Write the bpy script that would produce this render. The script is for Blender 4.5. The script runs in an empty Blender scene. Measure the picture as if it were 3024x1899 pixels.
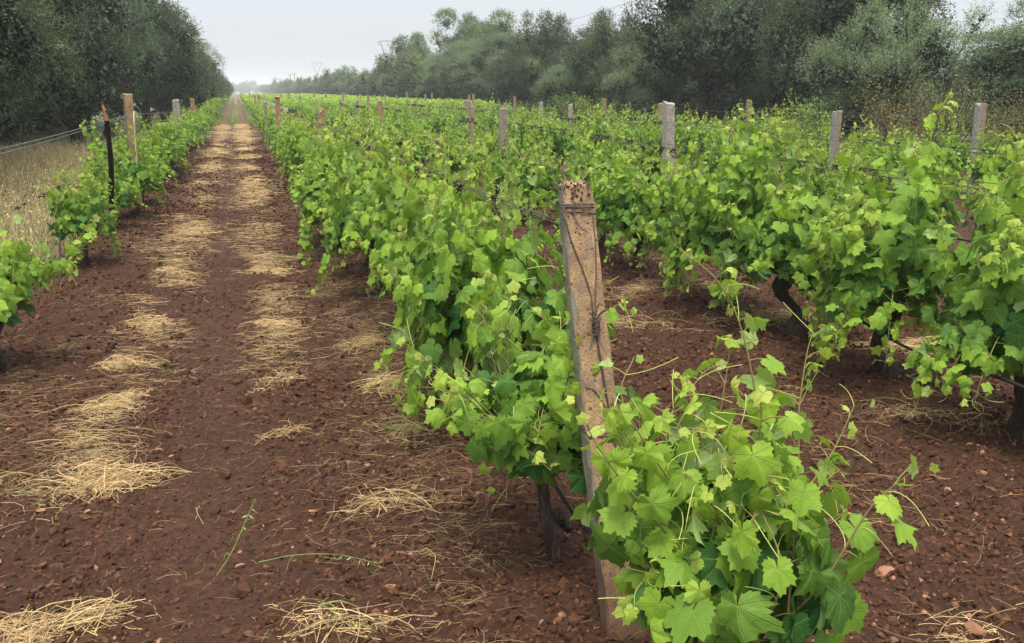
import bpy, math, random
import numpy as np
from mathutils import Vector, Matrix

# ------------------------------------------------------------------ camera, sky, sun, exposure
S = bpy.context.scene
C = S.collection
S.render.engine = 'CYCLES'
PITCH, YAW = math.radians(13.64), math.radians(15.77)
CAMZ = 1.65
cd = bpy.data.cameras.new('camera')
cd.sensor_width = 36.0
cd.lens = 36.0 * 950.0 / 1024.0
cd.clip_start = 0.05
cd.clip_end = 5000
cam = bpy.data.objects.new('camera', cd)
C.objects.link(cam)
cam.location = (0, 0, CAMZ)
cam.rotation_euler = (math.pi / 2 - PITCH, 0, -YAW)
S.camera = cam

w = bpy.data.worlds.new('World')
S.world = w
w.use_nodes = True
nt = w.node_tree
nt.nodes.clear()
SUN_EL, SUN_AZ = math.radians(70), math.radians(200)
sky = nt.nodes.new('ShaderNodeTexSky')
sky.sky_type = 'NISHITA'
sky.sun_disc = False
sky.sun_elevation = SUN_EL
sky.sun_rotation = SUN_AZ
sky.dust_density = 5
sky.air_density = 1
bs = nt.nodes.new('ShaderNodeBackground')
bs.inputs['Strength'].default_value = 0.05
nt.links.new(sky.outputs[0], bs.inputs['Color'])
# overcast layer: cloud deck brighter towards the zenith
tc = nt.nodes.new('ShaderNodeTexCoord')
sx = nt.nodes.new('ShaderNodeSeparateXYZ')
nt.links.new(tc.outputs['Generated'], sx.inputs[0])
ramp = nt.nodes.new('ShaderNodeValToRGB')
e = ramp.color_ramp.elements
e[0].position = 0.0
e[0].color = (0.50, 0.53, 0.565, 1)
e[1].position = 1.0
e[1].color = (0.85, 0.86, 0.88, 1)
m_ = ramp.color_ramp.elements.new(0.2)
m_.color = (0.53, 0.555, 0.595, 1)
nt.links.new(sx.outputs['Z'], ramp.inputs[0])
zb = nt.nodes.new('ShaderNodeMapRange')
zb.inputs['From Min'].default_value = 0.15
zb.inputs['From Max'].default_value = 0.9
zb.inputs['To Min'].default_value = 1.0
zb.inputs['To Max'].default_value = 1.8
nt.links.new(sx.outputs['Z'], zb.inputs['Value'])
bo = nt.nodes.new('ShaderNodeBackground')
cn = nt.nodes.new('ShaderNodeTexNoise'); cn.inputs['Scale'].default_value = 3.0; cn.inputs['Detail'].default_value = 4
nt.links.new(tc.outputs['Generated'], cn.inputs['Vector'])
cm = nt.nodes.new('ShaderNodeMapRange'); cm.inputs['To Min'].default_value = 0.93; cm.inputs['To Max'].default_value = 1.05
nt.links.new(cn.outputs['Fac'], cm.inputs['Value'])
cx_ = nt.nodes.new('ShaderNodeVectorMath'); cx_.operation = 'SCALE'
nt.links.new(ramp.outputs[0], cx_.inputs[0]); nt.links.new(cm.outputs[0], cx_.inputs['Scale'])
nt.links.new(cx_.outputs[0], bo.inputs['Color'])
nt.links.new(zb.outputs[0], bo.inputs['Strength'])
ad = nt.nodes.new('ShaderNodeAddShader')
nt.links.new(bs.outputs[0], ad.inputs[0])
nt.links.new(bo.outputs[0], ad.inputs[1])
wo = nt.nodes.new('ShaderNodeOutputWorld')
nt.links.new(ad.outputs[0], wo.inputs['Surface'])

sd = bpy.data.lights.new('sun', 'SUN')
sd.energy = 2.8
sd.angle = math.radians(16)
sd.color = (1.0, 0.95, 0.86)
sun = bpy.data.objects.new('sun', sd)
C.objects.link(sun)
sdir = Vector((math.cos(SUN_EL) * math.sin(SUN_AZ), math.cos(SUN_EL) * math.cos(SUN_AZ), math.sin(SUN_EL)))
sun.rotation_euler = (-sdir).to_track_quat('-Z', 'Y').to_euler()
sun.location = (0, 0, 60)

S.view_settings.view_transform = 'Standard'
S.view_settings.look = 'None'
S.view_settings.exposure = 0.35
S.view_settings.gamma = 1.0
S.cycles.use_denoising = True
try:
    S.cycles.denoiser = 'OPENIMAGEDENOISE'
    S.cycles.denoising_prefilter = 'ACCURATE'
except Exception:
    pass
S.cycles.max_bounces = 7
S.cycles.diffuse_bounces = 4
S.cycles.glossy_bounces = 2
S.cycles.transmission_bounces = 4
S.cycles.volume_bounces = 1
S.cycles.transparent_max_bounces = 4
S.cycles.use_adaptive_sampling = True
S.cycles.adaptive_threshold = 0.01

rng = np.random.default_rng(7)
random.seed(7)

# ------------------------------------------------------------------ helpers
def tag(o, label=None, cat=None, group=None, kind=None):
    if label: o['label'] = label
    if cat: o['category'] = cat
    if group: o['group'] = group
    if kind: o['kind'] = kind
    return o

def empty(name, loc=(0, 0, 0), rz=0.0, sc=1.0):
    o = bpy.data.objects.new(name, None)
    o.empty_display_size = 0.1
    C.objects.link(o)
    o.location = loc
    o.rotation_euler = (0, 0, rz)
    o.scale = (sc, sc, sc)
    return o

class MB:
    """collects vertices, faces (any size), a per-vertex colour and a per-vertex uv"""
    def __init__(s):
        s.V, s.F, s.col, s.uv, s.mi, s.n = [], [], [], [], [], 0
    def add(s, V, F, col=(0.5, 0.5, 0.5), uv=None, mi=0):
        V = np.asarray(V, float).reshape(-1, 3)
        F = np.asarray(F, int)
        s.V.append(V)
        s.F.append(F + s.n)
        c = np.asarray(col, float)
        if c.ndim == 1: c = np.tile(c, (len(V), 1))
        s.col.append(c)
        s.uv.append(np.zeros((len(V), 2)) if uv is None else np.asarray(uv, float))
        s.mi.append(np.full(len(F), mi, int))
        s.n += len(V)
    def mesh(s, name, mats, smooth=False):
        me = bpy.data.meshes.new(name)
        V = np.concatenate(s.V)
        me.vertices.add(len(V))
        me.vertices.foreach_set('co', V.astype(np.float32).ravel())
        nl = sum(f.size for f in s.F)
        npoly = sum(len(f) for f in s.F)
        me.loops.add(nl)
        li = np.concatenate([f.ravel() for f in s.F])
        me.loops.foreach_set('vertex_index', li.astype(np.int32))
        me.polygons.add(npoly)
        tot = np.concatenate([np.full(len(f), f.shape[1]) for f in s.F])
        st = np.concatenate([[0], np.cumsum(tot)[:-1]])
        me.polygons.foreach_set('loop_start', st.astype(np.int32))
        try: me.polygons.foreach_set('loop_total', tot.astype(np.int32))
        except Exception: pass
        me.polygons.foreach_set('material_index', np.concatenate(s.mi).astype(np.int32))
        me.polygons.foreach_set('use_smooth', np.full(npoly, smooth))
        me.update(calc_edges=True)
        col = np.concatenate(s.col)
        a = me.attributes.new('tint', 'FLOAT_COLOR', 'POINT')
        a.data.foreach_set('color', np.concatenate([col, np.ones((len(col), 1))], 1).astype(np.float32).ravel())
        uv = np.concatenate(s.uv)
        b = me.attributes.new('leafuv', 'FLOAT_VECTOR', 'POINT')
        b.data.foreach_set('vector', np.concatenate([uv, np.zeros((len(uv), 1))], 1).astype(np.float32).ravel())
        for m in (mats if isinstance(mats, (list, tuple)) else [mats]): me.materials.append(m)
        return me
    def build(s, name, mats, parent=None, smooth=False):
        return link(name, s.mesh(name, mats, smooth), parent)

def link(name, me, parent=None):
    o = bpy.data.objects.new(name, me)
    C.objects.link(o)
    if parent is not None: o.parent = parent
    return o

def norm(v):
    v = np.asarray(v, float)
    return v / np.maximum(np.linalg.norm(v, axis=-1, keepdims=True), 1e-9)

def tube(mb, P, R, n=6, col=(0.5, 0.5, 0.5), cap=True, rough=0.0, mi=0):
    P = np.asarray(P, float)
    R = np.broadcast_to(np.asarray(R, float), (len(P),))
    T = norm(np.gradient(P, axis=0))
    ref = np.array([0.13, 0.21, 0.97]) if abs(T[0][2]) < 0.9 else np.array([1., 0.1, 0])
    A = np.zeros_like(P); B = np.zeros_like(P)
    a = norm(np.cross(T[0], ref))
    for i in range(len(P)):
        a = norm(a - T[i] * (a @ T[i]))
        A[i] = a
        B[i] = np.cross(T[i], a)
    th = np.arange(n) * 2 * math.pi / n
    rr = R[:, None] * (1 + rough * rng.standard_normal((len(P), n)))
    V = P[:, None, :] + rr[..., None] * (np.cos(th)[None, :, None] * A[:, None] + np.sin(th)[None, :, None] * B[:, None])
    i = np.arange(len(P) - 1)[:, None] * n
    j = np.arange(n)[None, :]
    F = np.stack([i + j, i + (j + 1) % n, i + n + (j + 1) % n, i + n + j], -1).reshape(-1, 4)
    k = mb.n
    mb.add(V.reshape(-1, 3), F, col, mi=mi)
    if cap:
        base = (len(P) - 1) * n
        mb.F.append(np.array([[k + base + q for q in range(n)]])); mb.mi.append(np.array([mi]))
        mb.F.append(np.array([[k + q for q in range(n)][::-1]])); mb.mi.append(np.array([mi]))

def spline(P, n=12):
    P = np.asarray(P, float)
    t = np.linspace(0, len(P) - 1, n)
    Q = np.vstack([2 * P[0] - P[1], P, 2 * P[-1] - P[-2]])
    i = np.minimum(t.astype(int), len(P) - 2)
    f = (t - i)[:, None]
    a, b, c, d = Q[i], Q[i + 1], Q[i + 2], Q[i + 3]
    return 0.5 * (2 * b + (c - a) * f + (2 * a - 5 * b + 4 * c - d) * f ** 2 + (3 * b - a - 3 * c + d) * f ** 3)

def vnoise(x, y, seed=0):
    xi = np.floor(x).astype(np.int64); yi = np.floor(y).astype(np.int64)
    xf = x - xi; yf = y - yi
    u = xf * xf * (3 - 2 * xf); v = yf * yf * (3 - 2 * yf)
    def h(a, b):
        k = (a * 374761393 + b * 668265263 + seed * 1442695041) & 0xffffffff
        k = ((k ^ (k >> 13)) * 1274126177) & 0xffffffff
        return ((k ^ (k >> 16)) & 0xffff) / 65535.0
    return (h(xi, yi) * (1 - u) + h(xi + 1, yi) * u) * (1 - v) + (h(xi, yi + 1) * (1 - u) + h(xi + 1, yi + 1) * u) * v

# camera ray, used only to work out where real things of the photograph stand
_f = np.array([math.sin(YAW) * math.cos(PITCH), math.cos(YAW) * math.cos(PITCH), -math.sin(PITCH)])
_r = np.array([math.cos(YAW), -math.sin(YAW), 0]); _u = np.cross(_r, _f)
def at(px, py, Y):
    d = _f + _r * (px * .42525 - 512) / 950 - _u * (py * .42525 - 321.5) / 950
    t = Y / d[1]
    return np.array([d[0] * t, Y, CAMZ + d[2] * t])

# ------------------------------------------------------------------ materials
def mat(name):
    m = bpy.data.materials.new(name)
    m.use_nodes = True
    n = m.node_tree
    n.nodes.clear()
    out = n.nodes.new('ShaderNodeOutputMaterial')
    return m, n, out

class N:
    def __init__(s, n): s.n = n
    def __call__(s, t, **k):
        x = s.n.nodes.new('ShaderNode' + t)
        for a, b in k.items():
            if a == 'op': x.operation = b
            else: setattr(x, a, b)
        return x
    def l(s, a, b): s.n.links.new(a, b)
    def math(s, op, a, b=None, c=None, clamp=False):
        x = s.n.nodes.new('ShaderNodeMath'); x.operation = op; x.use_clamp = clamp
        for i, v in enumerate((a, b, c)):
            if v is None: continue
            if isinstance(v, (int, float)): x.inputs[i].default_value = v
            else: s.l(v, x.inputs[i])
        return x.outputs[0]
    def mix(s, f, a, b, mode='MIX'):
        x = s.n.nodes.new('ShaderNodeMix'); x.data_type = 'RGBA'; x.blend_type = mode
        for sock, v in ((x.inputs[0], f), (x.inputs[6], a), (x.inputs[7], b)):
            if isinstance(v, (int, float)): sock.default_value = v
            elif isinstance(v, tuple): sock.default_value = v + (1,) if len(v) == 3 else v
            else: s.l(v, sock)
        return x.outputs[2]
    def ramp(s, f, stops):
        x = s.n.nodes.new('ShaderNodeValToRGB')
        el = x.color_ramp.elements
        while len(el) < len(stops): el.new(0.5)
        for q, (p, c) in zip(el, stops):
            q.position = p; q.color = tuple(c) + (1,)
        s.l(f, x.inputs[0])
        return x.outputs[0]
    def noise(s, scale, detail=4, rough=0.6, vec=None, dist=0.0):
        x = s.n.nodes.new('ShaderNodeTexNoise')
        x.inputs['Scale'].default_value = scale
        x.inputs['Detail'].default_value = detail
        x.inputs['Roughness'].default_value = rough
        x.inputs['Distortion'].default_value = dist
        if vec is not None: s.l(vec, x.inputs['Vector'])
        return x.outputs['Fac']
    def smooth(s, v, a, b, lo=0.0, hi=1.0):
        x = s.n.nodes.new('ShaderNodeMapRange'); x.interpolation_type = 'SMOOTHSTEP'
        s.l(v, x.inputs[0])
        for i, q in enumerate((a, b, lo, hi)): x.inputs[i + 1].default_value = q
        return x.outputs[0]
    def bump(s, h, st=0.5, d=0.01):
        x = s.n.nodes.new('ShaderNodeBump')
        x.inputs['Strength'].default_value = st
        x.inputs['Distance'].default_value = d
        s.l(h, x.inputs['Height'])
        return x.outputs[0]
    def pbsdf(s, col, rough=0.8, nrm=None, spec=0.3):
        x = s.n.nodes.new('ShaderNodeBsdfPrincipled')
        if isinstance(col, tuple): x.inputs['Base Color'].default_value = col + (1,)
        else: s.l(col, x.inputs['Base Color'])
        if isinstance(rough, (int, float)): x.inputs['Roughness'].default_value = rough
        else: s.l(rough, x.inputs['Roughness'])
        x.inputs['Specular IOR Level'].default_value = spec
        if nrm is not None: s.l(nrm, x.inputs['Normal'])
        return x
    def attr(s, name):
        x = s.n.nodes.new('ShaderNodeAttribute'); x.attribute_name = name
        return x
    def objrand(s):
        return s.n.nodes.new('ShaderNodeObjectInfo').outputs['Random']
    def pos(s):
        return s.n.nodes.new('ShaderNodeNewGeometry').outputs['Position']

def leaf_material(name, young, mid, old, under, veins=True, trans=0.30, gloss=0.1, rough=0.55):
    m, n, out = mat(name)
    k = N(n)
    at_ = k.attr('tint')
    sp = k('SeparateColor'); k.l(at_.outputs['Color'], sp.inputs[0])
    rnd, age, hue = sp.outputs[0], sp.outputs[1], sp.outputs[2]
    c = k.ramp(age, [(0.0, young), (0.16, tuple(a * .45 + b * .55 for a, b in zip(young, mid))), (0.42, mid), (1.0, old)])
    c = k.mix(k.math('MULTIPLY', rnd, 0.5), c, k.mix(1.0, c, (1.25, 1.12, 0.72), 'MULTIPLY'))
    # whole-plant variation
    c = k.mix(k.math('MULTIPLY', k.objrand(), 0.35 if veins or 'vine' in name else 1.0), c, k.mix(1.0, c, (0.82, 0.94, 0.98) if 'vine' in name else (0.62, 0.74, 0.78), 'MULTIPLY'))
    bsrc = k.noise(55.0, 3, 0.6)
    vein = None
    if veins:
        uv = k.attr('leafuv')
        s2 = k('SeparateXYZ'); k.l(uv.outputs['Vector'], s2.inputs[0])
        u, v = s2.outputs[0], s2.outputs[1]
        r = k.math('SQRT', k.math('ADD', k.math('MULTIPLY', u, u), k.math('MULTIPLY', v, v)))
        ang = k.math('ARCTAN2', k.math('ABSOLUTE', u), v)
        ds = []
        for a0 in (0.0, 0.95, 1.9):
            dd = k.math('ABSOLUTE', k.math('SINE', k.math('SUBTRACT', ang, a0)))
            ds.append(dd)
        dmin = k.math('MULTIPLY', k.math('MINIMUM', k.math('MINIMUM', ds[0], ds[1]), ds[2]), r)
        main = k.smooth(dmin, 0.010, 0.024, 1.0, 0.0)
        # secondary veins branching off
        sec = k.math('ABSOLUTE', k.math('SINE', k.math('ADD', k.math('MULTIPLY', r, 26.0), k.math('MULTIPLY', dmin, -34.0))))
        sec = k.smooth(sec, 0.0, 0.22, 0.22, 0.0)
        vein = k.math('MAXIMUM', main, sec)
        c = k.mix(k.math('MULTIPLY', vein, 0.45), c, k.mix(0.5, c, (0.45, 0.60, 0.20)))
        bsrc = k.math('ADD', k.math('MULTIPLY', vein, -0.6), k.math('MULTIPLY', bsrc, 0.7))
    c = k.mix(k.smooth(k.noise(22.0, 3, 0.6), 0.35, 0.75, 0.0, 0.35), c, k.mix(1.0, c, (0.72, 0.8, 0.75), 'MULTIPLY'))
    geo = k('NewGeometry')
    c2 = k.mix(geo.outputs['Backfacing'], c, k.mix(0.55, c, under))
    nb = k.bump(bsrc, 0.8, 0.006)
    d = k.pbsdf(c2, rough, nb, 0.16)
    t = k('BsdfTranslucent')
    tcol = k.mix(1.0, c, (1.15, 1.2, 0.5), 'MULTIPLY')
    k.l(tcol, t.inputs['Color'])
    mx = k('MixShader'); mx.inputs[0].default_value = trans
    k.l(d.outputs[0], mx.inputs[1]); k.l(t.outputs[0], mx.inputs[2])
    k.l(mx.outputs[0], out.inputs['Surface'])
    return m

M = {}
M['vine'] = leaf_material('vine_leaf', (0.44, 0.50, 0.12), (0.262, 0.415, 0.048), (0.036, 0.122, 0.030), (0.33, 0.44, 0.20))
M['vine_far'] = leaf_material('vine_leaf_far', (0.44, 0.50, 0.12), (0.268, 0.415, 0.052), (0.045, 0.14, 0.032), (0.36, 0.46, 0.26), veins=False)
M['olive'] = leaf_material('olive_leaf', (0.30, 0.37, 0.21), (0.098, 0.142, 0.076), (0.022, 0.038, 0.019), (0.20, 0.25, 0.18), veins=False, trans=0.18)
M['green_tree'] = leaf_material('green_tree_leaf', (0.34, 0.40, 0.16), (0.12, 0.18, 0.08), (0.075, 0.115, 0.055), (0.2, 0.25, 0.16), veins=False, trans=0.3)
M['dark_tree'] = leaf_material('dark_tree_leaf', (0.28, 0.27, 0.17), (0.066, 0.100, 0.050), (0.022, 0.034, 0.019), (0.12, 0.16, 0.10), veins=False, trans=0.2)
M['shrub'] = leaf_material('shrub_leaf', (0.42, 0.46, 0.12), (0.22, 0.32, 0.08), (0.10, 0.17, 0.05), (0.2, 0.3, 0.15), veins=False, trans=0.4)

def simple_noise_mat(name, c1, c2, scale=40, rough=0.85, bump=0.5, bd=0.005, tint=False, spec=0.2):
    m, n, out = mat(name); k = N(n)
    f = k.noise(scale, 5, 0.65)
    c = k.mix(k.smooth(f, 0.3, 0.7), c1, c2)
    if tint:
        a = k.attr('tint')
        c = k.mix(1.0, c, a.outputs['Color'], 'MULTIPLY')
    p = k.pbsdf(c, rough, k.bump(f, bump, bd), spec)
    k.l(p.outputs[0], out.inputs['Surface'])
    return m

def bark_mat():
    m, n, out = mat('vine_bark'); k = N(n)
    tc_ = k('TexCoord')
    mp = k('Mapping'); mp.inputs['Scale'].default_value = (60, 60, 9)
    k.l(tc_.outputs['Object'], mp.inputs['Vector'])
    f = k.noise(1.0, 6, 0.7, mp.outputs[0], 1.2)
    c = k.ramp(f, [(0.3, (0.014, 0.010, 0.008)), (0.52, (0.065, 0.045, 0.034)), (0.72, (0.20, 0.15, 0.115))])
    p = k.pbsdf(c, 0.85, k.bump(f, 1.0, 0.012), 0.25)
    k.l(p.outputs[0], out.inputs['Surface'])
    return m
M['bark'] = bark_mat()
M['tree_bark'] = simple_noise_mat('tree_bark', (0.03, 0.025, 0.02), (0.10, 0.085, 0.07), 12, 0.9, 1.0, 0.03)
M['cane'] = simple_noise_mat('green_cane', (0.20, 0.24, 0.07), (0.26, 0.17, 0.08), 30, 0.5, 0.1, 0.001)
M['tendril'] = simple_noise_mat('fresh_tendril', (0.50, 0.54, 0.16), (0.40, 0.46, 0.12), 30, 0.5, 0.1, 0.001)
M['dead'] = simple_noise_mat('dried_tendril', (0.018, 0.014, 0.013), (0.05, 0.038, 0.032), 60, 0.8, 0.3, 0.002)
M['wire'] = simple_noise_mat('rusty_wire', (0.04, 0.03, 0.026), (0.11, 0.08, 0.065), 80, 0.6, 0.3, 0.001, spec=0.4)
M['wire_grey'] = simple_noise_mat('galvanised_wire', (0.11, 0.11, 0.11), (0.20, 0.20, 0.195), 80, 0.45, 0.2, 0.001, spec=0.5)
M['hose'] = simple_noise_mat('black_hose', (0.010, 0.010, 0.011), (0.022, 0.021, 0.020), 50, 0.35, 0.1, 0.001, spec=0.5)
M['straw'] = simple_noise_mat('straw', (0.66, 0.48, 0.235), (0.50, 0.335, 0.15), 25, 0.6, 0.1, 0.001, tint=True)
M['stone'] = simple_noise_mat('field_stone', (0.27, 0.135, 0.08), (0.40, 0.22, 0.135), 45, 0.85, 0.6, 0.004, tint=True)
M['clod'] = simple_noise_mat('soil_clod', (0.048, 0.0208, 0.0105), (0.098, 0.044, 0.0225), 90, 0.9, 0.8, 0.004, tint=True)
M['steel'] = simple_noise_mat('pylon_steel', (0.16, 0.16, 0.17), (0.26, 0.25, 0.25), 3, 0.6, 0.0, 0.001)
M['pylon_red'] = simple_noise_mat('pylon_red_paint', (0.22, 0.10, 0.09), (0.26, 0.13, 0.12), 3, 0.6, 0.0, 0.001)
M['stake'] = simple_noise_mat('dark_stake_wood', (0.014, 0.012, 0.011), (0.045, 0.036, 0.03), 30, 0.8, 0.8, 0.006)
M['split'] = simple_noise_mat('split_wood', (0.26, 0.13, 0.065), (0.36, 0.20, 0.11), 60, 0.8, 0.8, 0.004)
M['cane_dry'] = simple_noise_mat('dry_reed', (0.42, 0.33, 0.22), (0.55, 0.45, 0.32), 40, 0.6, 0.2, 0.002)
M['greengrass'] = simple_noise_mat('green_grass', (0.16, 0.24, 0.07), (0.30, 0.36, 0.15), 6, 0.6, 0.0, 0.001, tint=True)

M['aggregate'] = simple_noise_mat('dark_aggregate', (0.035, 0.024, 0.02), (0.10, 0.065, 0.05), 90, .85, .4, .002)

def concrete_mat(name, face, side, moss, spots=True):
    m, n, out = mat(name); k = N(n)
    tc_ = k('TexCoord'); obj = tc_.outputs['Object']
    nz = k.noise(9, 5, 0.65, obj)
    fine = k.noise(150, 3, 0.7, obj)
    # the faces towards -X weathered grey with lichen, the others stained tan
    sn = k('SeparateXYZ'); k.l(tc_.outputs['Normal'], sn.inputs[0])
    sidef = k.smooth(sn.outputs[0], -0.45, -0.75)
    c = k.mix(k.smooth(nz, 0.3, 0.7), face, tuple(x * 0.74 for x in face))
    cs = k.mix(k.smooth(k.noise(26, 4, 0.7, obj), 0.4, 0.62), side, moss)
    sidef = k.math('MULTIPLY', sidef, k.smooth(k.noise(34, 4, 0.75, obj), 0.28, 0.5, 0.35, 1.0))
    c = k.mix(k.smooth(k.noise(4.5, 5, 0.75, obj), 0.42, 0.66, 0.0, 0.6), c, (0.17, 0.13, 0.095))
    c = k.mix(sidef, c, cs)
    c = k.mix(k.smooth(fine, 0.42, 0.7, 0.0, 0.6), c, (0.15, 0.10, 0.065))
    h = k.math('ADD', k.math('MULTIPLY', fine, 0.5), nz)
    if spots:
        vo = k('TexVoronoi'); vo.inputs['Scale'].default_value = 62
        k.l(obj, vo.inputs['Vector'])
        vc = k('SeparateColor'); k.l(vo.outputs['Color'], vc.inputs[0])
        sel = k.smooth(vc.outputs[0], 0.80, 0.82)
        sz = k.math('MULTIPLY', vc.outputs[1], 0.28)
        dot = k.math('MULTIPLY', sel, k.math('LESS_THAN', vo.outputs['Distance'], k.math('ADD', sz, 0.12)))
        c = k.mix(k.math('MULTIPLY', dot, 0.85), c, (0.10, 0.065, 0.045))
        vo2 = k('TexVoronoi'); vo2.inputs['Scale'].default_value = 170
        k.l(obj, vo2.inputs['Vector'])
        v2 = k('SeparateColor'); k.l(vo2.outputs['Color'], v2.inputs[0])
        d2 = k.math('MULTIPLY', k.math('GREATER_THAN', v2.outputs[0], 0.72), k.math('LESS_THAN', vo2.outputs['Distance'], 0.33))
        c = k.mix(k.math('MULTIPLY', d2, 0.7), c, (0.20, 0.12, 0.075))
        sz_ = k('SeparateXYZ'); k.l(obj, sz_.inputs[0])
        splash = k.smooth(k.math('ADD', sz_.outputs[2], k.math('MULTIPLY', nz, 0.25)), 0.22, 0.5, 0.75, 0.0)
        c = k.mix(splash, c, (0.12, 0.055, 0.033))
        h = k.math('SUBTRACT', h, k.math('MULTIPLY', k.math('ADD', dot, d2), 0.8))
    p = k.pbsdf(c, 0.9, k.bump(h, 1.0, 0.008), 0.2)
    k.l(p.outputs[0], out.inputs['Surface'])
    return m
M['post_tan'] = concrete_mat('stained_concrete', (0.44, 0.285, 0.15), (0.27, 0.24, 0.18), (0.24, 0.265, 0.20))
M['post_grey'] = concrete_mat('grey_concrete', (0.32, 0.25, 0.20), (0.36, 0.37, 0.34), (0.24, 0.29, 0.26), False)
M['post_pale'] = concrete_mat('pale_concrete', (0.42, 0.39, 0.34), (0.42, 0.40, 0.35), (0.33, 0.33, 0.29), False)

def ground_mat():
    m, n, out = mat('red_soil'); k = N(n)
    p = k.pos()
    big = k.noise(0.8, 4, 0.6, p)
    fine = k.noise(38, 6, 0.75, p)
    cl = k('TexVoronoi'); cl.inputs['Scale'].default_value = 30; k.l(p, cl.inputs['Vector'])
    c = k.ramp(fine, [(0.28, (0.018, 0.0078, 0.0040)), (0.5, (0.053, 0.0230, 0.0112)), (0.75, (0.112, 0.051, 0.026))])
    c = k.mix(k.smooth(big, 0.35, 0.65, 0.0, 0.75), c, k.mix(1.0, c, (0.72, 0.68, 0.68), 'MULTIPLY'))
    sp = k('SeparateXYZ'); k.l(p, sp.inputs[0])
    X, Y = sp.outputs[0], sp.outputs[1]
    # fine litter of chopped straw mixed into the surface, thicker along the two swathes
    xw = k.math('ADD', X, k.math('MULTIPLY', k.math('SUBTRACT', k.noise(0.9, 3, 0.6, p), 0.5), 0.5))
    def band(c0, wd): return k.smooth(k.math('ABSOLUTE', k.math('SUBTRACT', xw, c0)), wd * 0.5, wd, 1.0, 0.0)
    bands = k.math('MAXIMUM', band(-0.68, 0.30), band(0.20, 0.30))
    mpn = k('Mapping'); mpn.inputs['Scale'].default_value = (14, 46, 30); mpn.inputs['Rotation'].default_value = (0, 0, 0.4)
    k.l(p, mpn.inputs['Vector'])
    st = k.noise(1.0, 4, 0.7, mpn.outputs[0], 0.8)
    farf = k.smooth(Y, 7.0, 22.0)
    amt = k.math('MULTIPLY', k.math('MULTIPLY', bands, farf), k.smooth(st, 0.40, 0.55))
    c = k.mix(k.math('MULTIPLY', amt, 0.35), c, (0.36, 0.24, 0.12))
    lit = k.math('MULTIPLY', k.smooth(Y, 6.0, 30.0, 0.12, 0.6), k.smooth(st, 0.56, 0.66))
    c = k.mix(lit, c, (0.30, 0.18, 0.095))
    # unploughed ground beyond the worked strip, and the grassy verges
    farg = k.math('MULTIPLY', k.smooth(Y, 50.0, 51.5), k.smooth(k.noise(1.3, 4, 0.7, p), 0.30, 0.55))
    rut = k.math('MAXIMUM', k.smooth(k.math('ABSOLUTE', k.math('ADD', X, 0.62)), 0.16, 0.34, 1.0, 0.0),
                 k.smooth(k.math('ABSOLUTE', k.math('SUBTRACT', X, 0.26)), 0.16, 0.34, 1.0, 0.0))
    farg = k.math('MULTIPLY', farg, k.math('SUBTRACT', 1.0, rut))
    c = k.mix(k.math('MULTIPLY', farg, 0.8), c, (0.24, 0.24, 0.11))
    verge = k.smooth(k.math('ADD', X, k.math('MULTIPLY', k.noise(1.5, 3, 0.6, p), 0.6)), -1.75, -1.35, 1.0, 0.0)
    vg2 = k.smooth(X, 14.6, 15.6)
    c = k.mix(k.math('MAXIMUM', verge, vg2), c, k.mix(k.smooth(fine, 0.35, 0.65), (0.15, 0.14, 0.085), (0.09, 0.095, 0.055)))
    hh = k.math('ADD', fine, k.math('MULTIPLY', cl.outputs['Distance'], -0.7))
    b = k.bump(hh, 0.9, 0.012)
    q = k.pbsdf(c, 0.88, b, 0.25)
    k.l(q.outputs[0], out.inputs['Surface'])
    return m
M['ground'] = ground_mat()

# ------------------------------------------------------------------ ground sheet
def soil_h(x, y):
    h = 0.045 * (vnoise(x * 0.9, y * 0.9, 1) - 0.5) + 0.05 * (vnoise(x * 2.3, y * 2.3, 2) - 0.5)
    fade = np.clip(1.3 - y / 45.0, 0.15, 1)
    h = h + fade * (0.044 * (vnoise(x * 7, y * 7, 3) - 0.5) + 0.040 * np.abs(vnoise(x * 17, y * 17, 4) - 0.5)
                    + 0.024 * (vnoise(x * 41, y * 41, 5) - 0.5))
    # wheel-smoothed middle of the track and low banks under the vine rows
    mid = np.exp(-((x + 0.2) / 0.26) ** 2)
    h = h * (1 - 0.45 * mid) - 0.025 * mid
    row = np.exp(-((((x - 1.03 + 1.22) % 2.44) - 1.22) / 0.42) ** 2)
    h = h + 0.05 * row * (x > -2.2) * (x < 14.5)
    return h

def axis(a, segs):
    out = [a]
    for end, step0, step1 in segs:
        x = out[-1]
        L = end - x
        nn = max(2, int(L / ((step0 + step1) / 2)))
        t = np.linspace(0, 1, nn + 1)[1:]
        r = step1 / step0
        tt = t if abs(r - 1) < 0.01 else (r ** t - 1) / (r - 1)
        out += list(x + L * tt)
    return np.array(out)
gx = axis(-690, [(-30, 60, 6), (-6, 4, 0.3), (-2.6, 0.2, 0.02), (5.2, 0.016, 0.016), (18, 0.02, 0.4), (60, 0.6, 8), (890, 12, 70)])
gy = axis(-290, [(-5, 60, 3), (1.2, 1.2, 0.1), (7, 0.014, 0.016), (16, 0.016, 0.07), (60, 0.07, 0.8), (300, 1, 14), (1390, 18, 90)])
GX, GY = np.meshgrid(gx, gy)
GZ = soil_h(GX, GY)
nx, ny = len(gx), len(gy)
idx = np.arange(nx * ny).reshape(ny, nx)
F = np.stack([idx[:-1, :-1], idx[:-1, 1:], idx[1:, 1:], idx[1:, :-1]], -1).reshape(-1, 4)
g = MB()
g.add(np.stack([GX, GY, GZ], -1).reshape(-1, 3), F)
go = g.build('ground', M['ground'], smooth=True)
tag(go, kind='structure')
print('ground', nx, ny)

def gh(x, y):
    return float(soil_h(np.array([float(x)]), np.array([float(y)]))[0])

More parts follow.
